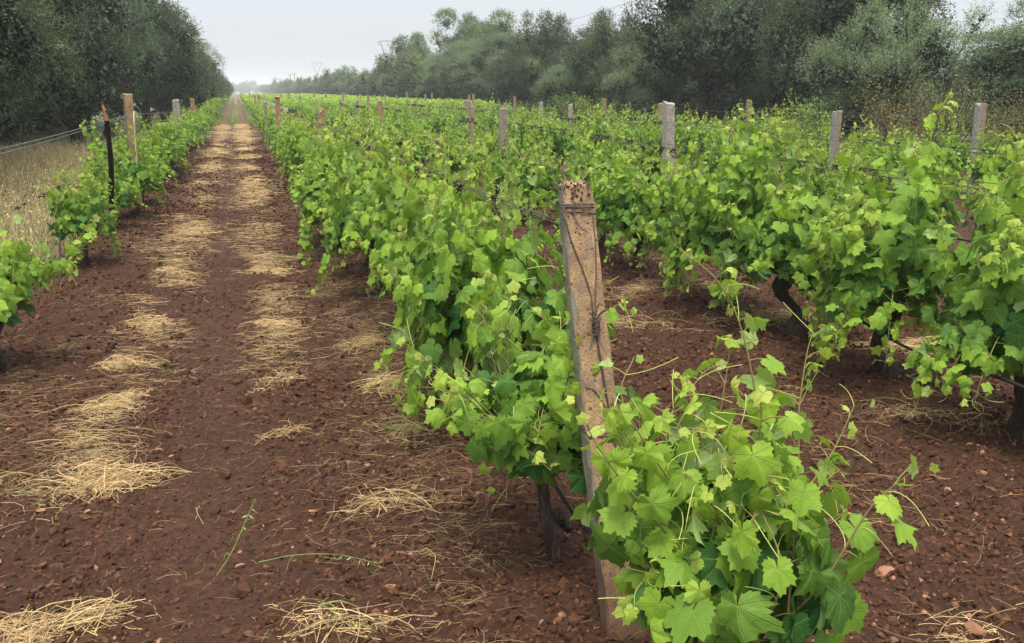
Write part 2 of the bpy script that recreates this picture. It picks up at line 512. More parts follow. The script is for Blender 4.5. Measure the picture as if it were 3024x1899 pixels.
# ------------------------------------------------------------------ scatter helpers
def rotmats(n, tilt=math.pi):
    """random rotations"""
    q = rng.standard_normal((n, 4)); q = norm(q)
    w_, x, y, z = q.T
    return np.stack([1 - 2 * (y * y + z * z), 2 * (x * y - z * w_), 2 * (x * z + y * w_),
                     2 * (x * y + z * w_), 1 - 2 * (x * x + z * z), 2 * (y * z - x * w_),
                     2 * (x * z - y * w_), 2 * (y * z + x * w_), 1 - 2 * (x * x + y * y)], -1).reshape(n, 3, 3)

def inst(mb, T, TF, R, s, P, col, uv=None):
    """template verts T (k,3), faces TF, rotations R (n,3,3), scale s (n,) or (n,3), positions P, per-instance colour (n,3)"""
    n = len(P)
    s = np.asarray(s, float)
    if s.ndim == 1: s = s[:, None]
    L = T[None, :, :] * s[:, None, :] if T.ndim == 2 else T * s[:, None, :]
    V = np.einsum('nij,nkj->nki', R, L) + P[:, None, :]
    k = V.shape[1]
    Fa = (TF[None] + (np.arange(n) * k)[:, None, None]).reshape(-1, TF.shape[1])
    cc = np.repeat(np.asarray(col), k, axis=0)
    mb.add(V.reshape(-1, 3), Fa, cc, None if uv is None else np.tile(uv, (n, 1)))

def ico():
    t = (1 + 5 ** .5) / 2
    V = norm(np.array([[-1, t, 0], [1, t, 0], [-1, -t, 0], [1, -t, 0], [0, -1, t], [0, 1, t], [0, -1, -t], [0, 1, -t], [t, 0, -1], [t, 0, 1], [-t, 0, -1], [-t, 0, 1]]))
    F = np.array([[0, 11, 5], [0, 5, 1], [0, 1, 7], [0, 7, 10], [0, 10, 11], [1, 5, 9], [5, 11, 4], [11, 10, 2], [10, 7, 6], [7, 1, 8], [3, 9, 4], [3, 4, 2], [3, 2, 6], [3, 6, 8], [3, 8, 9], [4, 9, 5], [2, 4, 11], [6, 2, 10], [8, 6, 7], [9, 8, 1]])
    return V, F
IV, IF = ico()

def sample_view(n, ymin, ymax, xmin=-2.3, xmax=5.0, power=1.0):
    """ground points inside the photographed wedge"""
    Y = ymin + (ymax - ymin) * rng.random(n) ** power
    lo = np.maximum(xmin, -0.27 * Y - 0.4); hi = np.minimum(xmax, 1.05 * Y + 0.6)
    X = lo + (hi - lo) * rng.random(n)
    return X, Y

# soil crumbs
cb = MB()
for n, y0, y1, s0, s1 in ((52000, 1.6, 5.5, 0.0025, 0.015), (40000, 5, 15, 0.004, 0.022), (34000, 11, 34, 0.010, 0.036)):
    X, Y = sample_view(n, y0, y1)
    s = s0 + (s1 - s0) * rng.random(n) ** 3
    mid = np.exp(-((X + 0.2) / 0.25) ** 2)
    s *= (1 - 0.5 * mid)
    Z = soil_h(X, Y) + s * 0.25
    T = IV[None] * (1 + 0.28 * rng.standard_normal((n, 12, 1)))
    b = 0.6 + 1.3 * rng.random((n, 1)) ** 1.5
    if y0 > 10: b *= .85
    inst(cb, T, IF, rotmats(n), s[:, None] * np.array([1, 1, 0.8])[None] * (0.7 + 0.6 * rng.random((n, 3))), np.stack([X, Y, Z], 1), np.repeat(b, 3, 1))
for n, y0, y1 in ((700, 1.9, 9),):
    X, Y = sample_view(n, y0, y1)
    s = 0.014 + 0.022 * rng.random(n) ** 2
    Z = soil_h(X, Y) + s * 0.1
    T = IV[None] * (1 + 0.2 * rng.standard_normal((n, 12, 1)))
    inst(cb, T, IF, rotmats(n), s, np.stack([X, Y, Z], 1), np.repeat(0.8 + 0.4 * rng.random((n, 1)), 3, 1))
tag(cb.build('soil_crumbs', M['clod']), kind='stuff')
# small gravel
gb = MB()
n = 5200
X, Y = sample_view(n, 1.8, 14, power=1.3)
keep = rng.random(n) > 0.75 * np.exp(-((X + 0.2) / 0.3) ** 2)
X, Y = X[keep], Y[keep]; n = len(X)
s = 0.003 + 0.010 * rng.random(n) ** 3
T = IV[None] * (1 + 0.2 * rng.standard_normal((n, 12, 1)))
b = (0.3 + 0.8 * rng.random((n, 1))) * np.array([[1, 0.95, 0.9]])
inst(gb, T, IF, rotmats(n), s[:, None] * (0.6 + 0.8 * rng.random((n, 3))), np.stack([X, Y, soil_h(X, Y) + s * 0.4], 1), b)
tag(gb.build('gravel', M['stone']), kind='stuff')

# larger stones one can point at (px, py in the 2408-wide view, size)
stones = [(372, 1052, .05, 'flat orange stone at the top edge of the near left straw heap'),
          (925, 1388, .035, 'orange stone below the leaning green grass stems near the picture foot'),
          (1170, 1395, .032, 'reddish stone in front of the nearest twisted vine trunk'),
          (1092, 935, .028, 'tan stone in bare soil left of the first large vine'),
          (1125, 1180, .022, 'small tan stone left of the nearest vine trunk'),
          (1040, 1150, .03, 'brown stone among dry roots beside the nearest row'),
          (1085, 955, .026, 'rusty stone under the overhanging shoot of the nearest row'),
          (2290, 1475, .055, 'rounded orange stone at the foot of the picture right of the near vine'),
          (2080, 1350, .05, 'flat dark stone in the soil right of the near vine'),
          (735, 1205, .028, 'pale stone on the wheel track beside thin straw'),
          (1030, 1385, .032, 'tan stone next to the curled dry stem'),
          (650, 1160, .02, 'small orange pebble in the middle of the wheel track'),
          (100, 1210, .03, 'pink stone left of the near straw heap'),
          (80, 835, .028, 'tan stone on the soil near the left vine'),
          (975, 1160, .026, 'orange stone between two tufts of dry grass'),
          (560, 1320, .03, 'brown stone beside the green grass stalk'),
          (375, 1490, .035, 'tan stone right of the lowest straw heap'),
          (865, 1110, .024, 'pinkish pebble in the soil right of the wheel track'),
          (2270, 1320, .022, 'small orange stone at the right of the bare soil'),
          (1500, 1300, .028, 'pale stone behind the near vine leaves')]
def ground_at(px, py):
    d = _f + _r * (px * .42525 - 512) / 950 - _u * (py * .42525 - 321.5) / 950
    t = -CAMZ / d[2]
    return d[0] * t, d[1] * t
I2V, I2F = None, None
def subdiv(V, F):
    V = list(map(tuple, V)); mid = {}; out = []
    def mp(a, b):
        k_ = (min(a, b), max(a, b))
        if k_ not in mid:
            p = norm((np.array(V[a]) + np.array(V[b])) / 2); V.append(tuple(p)); mid[k_] = len(V) - 1
        return mid[k_]
    for a, b, c in F:
        x, y, z = mp(a, b), mp(b, c), mp(c, a)
        out += [[a, x, z], [b, y, x], [c, z, y], [x, y, z]]
    return np.array(V), np.array(out)
I2V, I2F = subdiv(IV, IF)
for px, py, s, lab in stones:
    x, y = ground_at(px, py)
    mb = MB()
    dirs = norm(rng.standard_normal((11, 3)))
    V = I2V.copy()
    for d in dirs:      # facet the pebble
        dd = V @ d
        V = V - np.where(dd > 0.55, dd - 0.55, 0)[:, None] * d
    V = V * (1 + 0.05 * rng.standard_normal((len(V), 1))) * np.array([1.0, rng.uniform(.5, .9), rng.uniform(.35, .6)]) * s * .85
    b = 0.7 + 0.5 * random.random()
    mb.add(V, I2F, (b, b * 0.95, b * 0.9))
    o = mb.build('stone', M['stone'])
    o.location = (x, y, gh(x, y) + s * 0.2)
    o.rotation_euler = (random.uniform(-.2, .2), random.uniform(-.2, .2), random.uniform(0, 6))
    tag(o, lab, 'stone', 'stones lying on the red soil')

# ------------------------------------------------------------------ straw
def strands(mb, P, az, L, wd, lift, curl, colr, seg=4):
    """thin flattened stems lying about: P (n,3), azimuth, length, width, lift angle, curl"""
    n = len(P)
    t = np.linspace(0, 1, seg + 1)
    a = az[:, None] + curl[:, None] * (t - 0.5)[None]
    st = (L / seg)[:, None]
    dx = np.cos(a) * st; dy = np.sin(a) * st
    dz = (lift[:, None] - 2.0 * np.abs(lift)[:, None] * t[None]) * st
    x = P[:, 0:1] + np.cumsum(dx, 1) - dx.sum(1, keepdims=True) / 2
    y = P[:, 1:2] + np.cumsum(dy, 1) - dy.sum(1, keepdims=True) / 2
    z = P[:, 2:3] + np.cumsum(dz, 1)
    z = np.maximum(z, soil_h(x, y) + 0.002)
    c = np.stack([x, y, z], -1)
    sd_ = np.stack([-np.sin(a), np.cos(a), rng.uniform(-0.5, 0.5, (n, 1)) * np.ones_like(a)], -1) * (wd[:, None, None] / 2)
    up = np.zeros_like(sd_); up[..., 2] = (wd / 2)[:, None]
    # three-sided stem
    V = np.stack([c + sd_, c - sd_, c + up * 1.2], 2)
    k_ = 3
    base = (np.arange(n) * (seg + 1) * k_)[:, None, None]
    i = np.arange(seg)[None, :, None] * k_
    j = np.arange(3)[None, None, :]
    F = np.stack([base + i + j, base + i + (j + 1) % 3, base + i + 3 + (j + 1) % 3, base + i + 3 + j], -1).reshape(-1, 4)
    mb.add(V.reshape(-1, 3), F, np.repeat(colr, (seg + 1) * k_, axis=0))

def straw_col(n, lo=0.7, hi=1.25):
    b = lo * .45 + (hi - lo * .45) * rng.random((n, 1)) ** 1.2
    c = b * np.array([[1, 1, 1]]) * (1 + rng.uniform(-0.08, 0.08, (n, 3)))
    return c

def heap(px, py, rx, ry, n, rot, label, name='straw_heap', h=0.05, green=0.0, dark=1.0, Lm=0.17):
    n = int(n * 1.4)
    x0, y0 = ground_at(px, py)
    z0 = gh(x0, y0)
    nc = 9
    cr = np.sqrt(rng.random(nc)) * .85; ca = rng.uniform(0, 6.28, nc)
    cx = cr * np.cos(ca) * rx; cy = cr * np.sin(ca) * ry
    sg = rng.uniform(.10, .42, nc); wt = rng.uniform(.3, 1, nc); wt /= wt.sum()
    w_ = rng.choice(nc, n, p=wt)
    stray = rng.random(n) < .28
    ca2 = rng.uniform(-.9, .9, nc)[w_]
    g1 = rng.normal(0, 1, n) * sg[w_] * 1.5; g2 = rng.normal(0, 1, n) * sg[w_] * .55
    lx = cx[w_] + (g1 * np.cos(ca2) - g2 * np.sin(ca2)) * rx * np.where(stray, 1.3, 1)
    ly = cy[w_] + (g1 * np.sin(ca2) + g2 * np.cos(ca2)) * ry * np.where(stray, 1.3, 1)
    X = x0 + lx * math.cos(rot) - ly * math.sin(rot); Y = y0 + lx * math.sin(rot) + ly * math.cos(rot)
    q = np.exp(-((lx - cx[w_]) / rx) ** 2 * 6 - ((ly - cy[w_]) / ry) ** 2 * 6) * (.4 + .6 * vnoise(X * 14, Y * 14, 77))
    Z = soil_h(X, Y) + q * h * .55 * rng.random(n) + 0.002
    thin = vnoise(X * 11 + 5, Y * 9, 78) + .35 * vnoise(X * 31, Y * 27, 79) > rng.uniform(.28, .72, n)
    X, Y, Z = X[thin], Y[thin], Z[thin]; ca2 = ca2[thin]; n = len(X)
    az = rot + ca2 * .8 + rng.normal(0.5, 0.8, n) + 1.5 * (rng.random(n) < 0.25)
    L = Lm * (0.2 + 1.5 * rng.random(n) ** 1.6)
    col = straw_col(n) * dark
    if green > 0:
        gm = rng.random(n) < green
        col[gm] = col[gm] * np.array([0.62, 0.85, 0.62])
    mb = MB()
    P = np.stack([X - x0, Y - y0, Z - z0], 1)
    # strands() works in world coordinates for the soil height: build there, shift after
    P2 = np.stack([X, Y, Z], 1)
    strands(mb, P2, az, L, rng.uniform(0.0014, 0.0032, n), rng.normal(0.08, 0.3, n), rng.normal(0, 0.75, n), col, seg=5)
    # flat dry leaves and husks among the stems
    m_n = n // 5
    ii = rng.integers(0, n, m_n)
    T = np.array([[0, -0.5, 0], [0.12, 0, 0.04], [0, 0.5, 0], [-0.12, 0, 0.03]])
    inst(mb, T, np.array([[0, 1, 2, 3]]), rotmats(m_n), rng.uniform(0.012, 0.035, m_n), P2[ii] + [0, 0, 0.01], straw_col(m_n, 0.8, 1.2) * dark)
    for v in mb.V: v -= np.array([x0, y0, z0])
    o = mb.build(name, M['straw'])
    o.location = (x0, y0, z0)
    tag(o, label, 'straw', 'heaps of straw raked along the track')
    return o

heap(110, 1475, .19, .17, 520, 0.5, 'golden straw heap at the bottom left corner of the picture', h=.08)
heap(260, 1125, .17, .22, 640, 0.5, 'thick pile of golden straw with oat heads left of the wheel track', h=.09)
heap(255, 955, .16, .16, 380, 0.7, 'loose strewn straw just beyond the thick near pile', h=.06)
heap(340, 765, .15, .2, 330, 0.6, 'pale straw patch level with the leftmost vine', h=.06)
heap(300, 865, .17, .15, 300, 0.9, 'thin scattering of straw between two denser left patches', h=.04)
heap(405, 650, .14, .26, 300, 0.5, 'long golden straw patch ahead on the left wheel line', h=.06)
heap(455, 550, .14, .32, 320, 0.3, 'bright straw patch further up the left wheel line', h=.06)
heap(650, 770, .10, .2, 190, 0.9, 'narrow straw patch on the right wheel line', h=.05)
heap(655, 895, .11, .10, 110, 0.2, 'small tuft of straw in the open right wheel line', h=.03, Lm=.14)
heap(632, 640, .12, .26, 230, 0.5, 'golden straw patch ahead on the right wheel line', h=.05)
heap(662, 1025, .09, .06, 60, 0.2, 'tiny tuft of yellow straw in the middle of the soil', h=.02, Lm=.12)
heap(900, 925, .17, .15, 260, 2.6, 'curly dry grass beside the nearest row under the hanging shoot', h=.06, green=.15, Lm=.18)
heap(865, 820, .16, .18, 220, 2.2, 'dull dry grass tuft beside the nearest row', h=.06, dark=.75, green=.2, Lm=.16)
heap(985, 1025, .16, .10, 190, 2.4, 'greyish dry weeds on soil below the left hanging shoot', h=.05, green=.5, dark=.8, Lm=.16)
heap(835, 1465, .16, .07, 85, 2.7, 'dry stems with roots at the bottom of the picture', h=.03, Lm=.17)
heap(900, 1205, .15, .05, 90, 0.1, 'wispy dry stems pointing at the near vine trunk', h=.03, Lm=.2)
heap(2140, 830, .34, .16, 520, 0.2, 'orange straw heap behind the black hose between the rows', h=.07)
heap(1850, 760, .5, .28, 520, 0.2, 'flattened straw between the trunks of the second row', h=.05, dark=.8)
heap(1560, 690, .5, .3, 420, 0.2, 'orange dry grass behind the near tan post', h=.05, dark=.75)
heap(1500, 770, .22, .16, 130, 2.4, 'pale dead weed lying right of the near tan post', h=.08, green=.3, dark=.85, Lm=.2)
heap(2200, 1010, .3, .2, 170, 2.7, 'sparse dry grass in front of the second row trunks', h=.04, dark=.75, green=.2, Lm=.18)
heap(2290, 1480, .12, .1, 50, 2.7, 'few dry stems beside the stone right of the near vine', h=.04, Lm=.16)
heap(60, 1150, .16, .12, 60, 2.7, 'few yellowish weeds at the left picture edge beside the straw', h=.03, green=.5, dark=.8, Lm=.14)

# straw litter all along the lane
sb = MB()
def litter(n, cx, sx_, y0, y1, L0, L1, w0, w1, lo, hi, power=1.0, h=0.03, clump=True):
    Y = y0 + (y1 - y0) * rng.random(n) ** power
    X = cx + rng.normal(0, sx_, n)
    if clump:
        Xr, Yr = X * .8 + Y * .35, Y * .9 - X * .6
        keep = vnoise(Xr * 3.1 + 9, Yr * 1.7, 11) * 0.5 + vnoise(Xr * 1.2, Yr * 0.62, 12) * 0.5 + vnoise(Xr * 5, Yr * 4.1, 14) * .2 > rng.uniform(0.50, 0.80, n)
        X, Y = X[keep], Y[keep]
    X = X + 0.08 * (vnoise(X * 0 + 3, Y * 0.6, 13) - 0.5)
    n = len(X)
    far = np.clip(Y / 20, 0.5, 3)
    Z = soil_h(X, Y) + 0.003 + h * rng.random(n)
    strands(sb, np.stack([X, Y, Z], 1), rng.normal(0.6, 0.95, n) + (rng.random(n) < .3) * 1.3, (L0 + (L1 - L0) * rng.random(n) ** 1.5) * np.clip(far, 1, 1.5),
            rng.uniform(w0, w1, n) * far, rng.normal(0.05, 0.15, n), rng.normal(0, 0.9, n), straw_col(n, lo, hi), seg=3)
litter(9500, -0.66, 0.14, 7.0, 50, .08, .24, .003, .006, .75, 1.2, 1.2, .05)
litter(9500, 0.17, 0.15, 8.5, 50, .08, .24, .003, .006, .75, 1.2, 1.2, .05)
litter(5200, -0.70, 0.11, 3.4, 9.5, .06, .2, .002, .004, .7, 1.15, 1.0)
litter(2400, 0.16, 0.10, 5.0, 10, .06, .2, .002, .004, .7, 1.15, 1.0)
litter(16000, -0.2, 0.8, 5.0, 45, .04, .13, .002, .005, .35, .8, 1.2, .015)
litter(9000, 0.7, 0.25, 2.4, 14, .04, .16, .0014, .003, .4, .85, 1.0, .015)
litter(6500, -1.1, 0.25, 4.0, 14, .04, .16, .0014, .003, .4, .85, 1.0, .015)
for rx in (2.25, 4.7, 7.1, 9.6):
    litter(9000, rx, 0.55, 2.2, 34, .05, .18, .0018, .004, .45, .95, 1.3, .02)
litter(1500, 0.4, 1.0, 2.2, 6, .03, .10, .0012, .0024, .5, 1.0, 1.0, .01, False)
tag(sb.build('straw_litter', M['straw']), kind='stuff')

# ------------------------------------------------------------------ grape leaves
def leaf_outline(seed, teeth=True, n=38):
    r_ = np.random.default_rng(seed)
    th = np.linspace(-math.pi + 0.16, math.pi - 0.16, n)          # 0 = tip, gap at the petiole
    ka = np.array([0, .46, .95, 1.45, 1.95, 2.5, 3.0])
    kr = np.array([1.0, .70, .88, .62, .68, .55, .34])
    kr2 = kr * r_.uniform(.93, 1.07, 7); kr2[0] = kr[0]
    def env(a_, k_):
        i = np.clip(np.searchsorted(ka, a_) - 1, 0, 5); f = np.clip((a_ - ka[i]) / (ka[i + 1] - ka[i]), 0, 1)
        f = f * f * (3 - 2 * f)
        return k_[i] * (1 - f) + k_[i + 1] * f
    R = np.where(th > 0, env(np.abs(th), kr), env(np.abs(th), kr2)) * 1.06
    if teeth:
        R = R * (1 + 0.07 * np.where(np.arange(n) % 2 == 0, 1, -1) + 0.03 * r_.standard_normal(n))
    return th, R

def leaf_template(seed, n=38, rings=(0.5, 1.0), teeth=True, cup=0.0):
    r_ = np.random.default_rng(seed + 100)
    th, R = leaf_outline(seed, teeth, n)
    pts = [np.array([[0, 0]])]
    for q in rings:
        pts.append(np.stack([np.sin(th) * R * q, np.cos(th) * R * q], 1))
    P = np.concatenate(pts)
    F = []
    for i in range(n - 1): F.append([0, 1 + i + 1, 1 + i])
    F3 = np.array(F)
    F4 = []
    for q in range(len(rings) - 1):
        a = 1 + q * n; b = a + n
        for i in range(n - 1): F4.append([a + i, a + i + 1, b + i + 1, b + i])
    x, y = P[:, 0], P[:, 1]
    rr = np.hypot(x, y)
    an = np.arctan2(x, y)
    fold = 0.16 + 0.12 * r_.random()
    z = -fold * np.abs(x) * r_.uniform(-0.6, 1.2) - (0.22 + cup) * rr ** 2 * r_.uniform(.4, 1.3)
    z += 0.05 * np.sin(an * 5 + r_.uniform(0, 6)) * rr + 0.035 * np.sin(an * 11 + r_.uniform(0, 6)) * rr ** 2
    z += 0.22 * r_.normal() * x * y + 0.16 * r_.normal() * x * rr + 0.12 * r_.normal() * y * rr
    T = np.stack([x, y, z], 1) * 0.56     # outline spans about one unit
    tris = [F3]
    if F4:
        F4 = np.array(F4)
        tris += [F4[:, [0, 1, 2]], F4[:, [0, 2, 3]]]
    return T, np.concatenate(tris), P

LOD = {0: [leaf_template(s_, 40, (0.33, 0.68, 1.0), cup=0.1 * (s_ % 3)) for s_ in range(7)],
       1: [leaf_template(s_, 20, (1.0,), cup=0.1 * (s_ % 3)) for s_ in range(6)],
       2: [leaf_template(s_, 9, (1.0,), False) for s_ in range(4)]}

def frames(nrm, tip):
    z = norm(nrm)
    y = norm(tip - z * np.sum(tip * z, -1, keepdims=True))
    x = np.cross(y, z)
    return np.stack([x, y, z], -1)     # columns

class Vine:
    def __init__(s, seed, lod):
        s.r = np.random.default_rng(seed)
        s.lod = lod
        s.leaves = []      # pos, normal, tip, size, age
        s.canes = MB(); s.tend = MB(); s.trunk = MB()
    def leaf(s, p, nrm, tip, size, age):
        s.leaves.append((p, nrm, tip, size, age))
    def shoot(s, pts, r0=0.0042, lmax=0.12, tipage=0.0, node=0.055, start=0.12, axis_c=None, endsize=0.25, agegain=1.0, tendr=0.4, petiole=0.06):
        P = spline(pts, 26)
        seg = np.linalg.norm(np.diff(P, axis=0), axis=1); cum = np.concatenate([[0], np.cumsum(seg)])
        Lt = cum[-1]
        rad = r0 * (1 - 0.75 * cum / Lt)
        tint = (0.5, 0.5, 0.5)
        if s.lod < 2:
            tube(s.canes, P[::2] if s.lod else P, rad[::2] if s.lod else rad, 5 if s.lod == 0 else 3, tint, cap=False)
        T = norm(np.gradient(P, axis=0))
        d = start * Lt; side = 1 if s.r.random() < .5 else -1
        ax = np.array([0., 0., 0.5]) if axis_c is None else axis_c
        while d < Lt:
            i = int(np.searchsorted(cum, d)); i = min(i, len(P) - 1)
            t = d / Lt
            p = P[i]; tg = T[i]
            out = p - ax; out[2] = 0; out = norm(out + s.r.normal(0, .12, 3) * [1, 1, 0])
            lat = norm(np.cross(tg, [0, 0, 1]) + 1e-3) * side
            pd = norm(lat * 0.8 + out * 0.5 + np.array([0, 0, 0.35]) + s.r.normal(0, .3, 3))
            size = lmax * (0.55 + 0.45 * min(1, t / 0.25)) * (1 - (1 - endsize) * max(0, (t - 0.45) / 0.55) ** 1.3) * s.r.uniform(.75, 1.15)
            age = np.clip(1.0 * (1 - t) ** 0.75 * agegain + .10 * (t < .85) + s.r.normal(0, .08), 0.0, 1)
            age = max(age, tipage)
            pl = petiole * (0.4 + size / lmax) * s.r.uniform(.6, 1.3)
            q = p + pd * pl
            up = 0.22 + 0.5 * s.r.random()
            nrm = norm(out * 0.75 + np.array([0, 0, up]) + lat * 0.35 + s.r.normal(0, .38, 3))
            tip = norm(pd * 0.5 + out * 0.5 + np.array([0, 0, -0.9]) + s.r.normal(0, .35, 3))
            if t > 0.85:
                nrm = norm(nrm + s.r.normal(0, .5, 3)); tip = norm(tip + tg * 0.9)
            s.leaf(q, nrm, tip, size, age)
            if s.lod == 0 and size > 0.03:
                tube(s.canes, spline([p, (p + q) / 2 + [0, 0, .006], q], 4), [.0018, .0014, .0012, .0012], 4, tint, cap=False)
            if s.lod < 2 and s.r.random() < tendr and t > 0.35:
                k_ = 9
                a0 = norm(-lat * 0.7 + tg * .8 + s.r.normal(0, .3, 3)); cur = p.copy(); pts_ = [cur.copy()]
                bend = s.r.normal(0, .28, 3)
                for z_ in range(k_):
                    cur = cur + a0 * s.r.uniform(.009, .017); a0 = norm(a0 + bend + [0, 0, -.05]); pts_.append(cur.copy())
                    bend *= 1.12
                tube(s.tend, np.array(pts_), 0.0011, 3, tint, cap=False)
            side = -side
            d += node * s.r.uniform(.75, 1.3) * (1 - 0.45 * t)
        return P
    def canopy(s, n, head, L=(0.45, 0.85), spread=(0.34, 0.5), lmax=0.12, zbias=0.9, fill=0, droop=-.22):
        for i in range(n):
            a = s.r.uniform(0, 2 * math.pi)
            hor = np.array([math.cos(a) * spread[0], math.sin(a) * spread[1], 0])
            k_ = s.r.random() ** 0.7
            l = s.r.uniform(*L)
            upg = l * zbias * s.r.uniform(.65, 1.05) * (1.0 if k_ < .7 else .62)
            st = np.array(head) + np.array([s.r.normal(0, .03), s.r.normal(0, .14), s.r.normal(0, .03)])
            e_ = st + hor * (0.35 + 0.8 * k_) + np.array([0, 0, upg])
            if s.r.random() < (0.34 if droop < -.1 else .12):    # drooping shoot
                e_ = st + hor * s.r.uniform(.8, 1.25) + np.array([0, 0, s.r.uniform(droop, .15)])
                m1 = st + hor * .6 + np.array([0, 0, .2])
            else:
                m1 = st * .5 + e_ * .5 + hor * 0.28 * s.r.random() + np.array([0, 0, -.02])
            e2 = e_ + s.r.normal(0, .06, 3) + [0, 0, s.r.uniform(-.05, .08)]
            s.shoot([st, m1, e_, e2 + (e_ - m1) * .18], lmax=lmax, axis_c=np.array(head), node=0.05 if s.lod < 2 else .075)
        # shaded leaves filling the heart of the canopy
        c = np.array(head)
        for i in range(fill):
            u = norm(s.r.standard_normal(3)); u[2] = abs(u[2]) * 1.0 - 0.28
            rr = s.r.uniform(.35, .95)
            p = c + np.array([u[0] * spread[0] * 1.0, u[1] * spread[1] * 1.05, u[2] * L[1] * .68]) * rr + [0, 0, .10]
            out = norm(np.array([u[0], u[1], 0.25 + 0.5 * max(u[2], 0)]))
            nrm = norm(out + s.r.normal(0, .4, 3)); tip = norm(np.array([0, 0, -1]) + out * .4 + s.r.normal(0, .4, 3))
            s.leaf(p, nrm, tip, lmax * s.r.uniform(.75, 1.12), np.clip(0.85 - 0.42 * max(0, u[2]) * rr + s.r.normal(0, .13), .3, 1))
    def make_trunk(s, head, base=(0, 0, 0), rad=0.035, arms=3, knob=True):
        b = np.array(base, float); h = np.array(head, float)
        m1 = b + (h - b) * .35 + s.r.normal(0, .06, 3) * [1, 1, 0]
        m2 = b + (h - b) * .7 + s.r.normal(0, .035, 3) * [1, 1, 0]
        n = 16 if s.lod < 2 else 5
        P = spline([b - [0, 0, .06], b, m1, m2, h], n)
        R = rad * (1 + .32 * np.sin(np.linspace(0, 11, n) + s.r.uniform(0, 6))) * np.linspace(1.15, 1.05, n)
        tube(s.trunk, P, R, 11 if s.lod < 2 else 5, rough=0.13 if s.lod < 2 else 0)
        for i in range(arms if s.lod < 2 else 2):
            a = s.r.uniform(-.6, .6) + (math.pi / 2 if i % 2 else -math.pi / 2)
            e_ = h + np.array([math.cos(a) * .13, math.sin(a) * .2, s.r.uniform(.04, .14)])
            tube(s.trunk, spline([h - [0, 0, .04], (h + e_) / 2 + [0, 0, -.02], e_], 7 if s.lod < 2 else 3), np.linspace(rad * .8, rad * .4, 7 if s.lod < 2 else 3), 8 if s.lod < 2 else 4, rough=.15 if s.lod < 2 else 0)
    def foliage_mb(s):
        mb = MB()
        A = [np.array([l[i] for l in s.leaves]) for i in range(5)]
        P, Nn, T, sz, ag = A
        R = frames(Nn, T)
        tmpl = LOD[s.lod]
        pick = s.r.integers(0, len(tmpl), len(P))
        rnd = s.r.random(len(P))
        for q, (TV, TF, UV) in enumerate(tmpl):
            m = pick == q
            if not m.any(): continue
            k_ = int(m.sum())
            sc = sz[m][:, None] * np.stack([s.r.uniform(.85, 1.12, k_), s.r.uniform(.9, 1.1, k_), s.r.uniform(.3, 2.0, k_)], 1)
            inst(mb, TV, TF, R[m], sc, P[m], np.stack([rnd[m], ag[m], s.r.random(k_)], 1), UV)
        return mb

def vine_meshes(v, key):
    fm = 'vine' if v.lod < 2 else 'vine_far'
    fo = v.foliage_mb()
    if v.tend.n:
        k0 = fo.n
        for a_, b_, c_, d_ in zip(v.tend.V, v.tend.F, v.tend.col, v.tend.uv):
            fo.V.append(a_); fo.F.append(b_ + k0); fo.col.append(c_); fo.uv.append(d_); fo.mi.append(np.full(len(b_), 1)); fo.n += len(a_)
    out = {'foliage': fo.mesh('foliage', [M[fm], M['tendril']], smooth=v.lod == 0), 'trunk': v.trunk.mesh('trunk', M['bark'], True)}
    if v.lod < 2:
        out['canes'] = v.canes.mesh('canes', M['cane'], True)
    return out

def variant(seed, lod, big=1.0):
    v = Vine(seed, lod)
    head = (v.r.normal(0, .06), v.r.normal(0, .07), .45)
    v.make_trunk(head)
    n, fill = {0: (30, 190), 1: (29, 170), 2: (19, 80)}[lod]
    if lod == 2: v.canopy(n, head, lmax=.15, fill=fill, L=(.5, .9), spread=(.44, .46), droop=-.3)
    else: v.canopy(n, head, lmax=.138, fill=fill, L=(.5, 1.0), spread=(.43, .45), droop=-.34)
    if lod < 2:
        for i in range(6):
            a = v.r.uniform(0, 6.3); st = np.array(head) + [0, v.r.normal(0, .2), .1]
            lean = np.array([math.cos(a), math.sin(a), 0]) * v.r.uniform(.05, .3)
            top = st + lean + [0, 0, v.r.uniform(.55, .82)]
            v.shoot([st, (st + top) / 2 + lean * .1, top, top + lean * .2 + [0, 0, .1]], lmax=.09, node=.06, start=.3, axis_c=np.array(head), agegain=.8, endsize=.2)
    return vine_meshes(v, seed)

def low_variant(seed):
    v = Vine(seed, 0)
    head = (v.r.normal(0, .04), v.r.normal(0, .05), .44)
    v.make_trunk(head, rad=.04)
    v.canopy(27, head, lmax=.14, fill=190, L=(.55, 1.05), spread=(.40, .42), droop=-.30)
    for i in range(9):      # shoots that hang down the sides
        a = v.r.uniform(0, 6.3); hor = np.array([math.cos(a) * .42, math.sin(a) * .40, 0])
        st = np.array(head)
        v.shoot([st, st + hor * .6 + [0, 0, .12], st + hor + [0, 0, -.05], st + hor * 1.12 + [0, 0, v.r.uniform(-.36, -.18)]], lmax=.125, node=.05, start=.25, axis_c=st, agegain=1.15, endsize=.45)
    return vine_meshes(v, seed)
LOWV = [low_variant(80 + i) for i in range(3)]
VAR = {0: [variant(10 + i, 0) for i in range(6)], 1: [variant(30 + i, 1) for i in range(7)], 2: [variant(60 + i, 2) for i in range(8)]}
print('vine variants done')

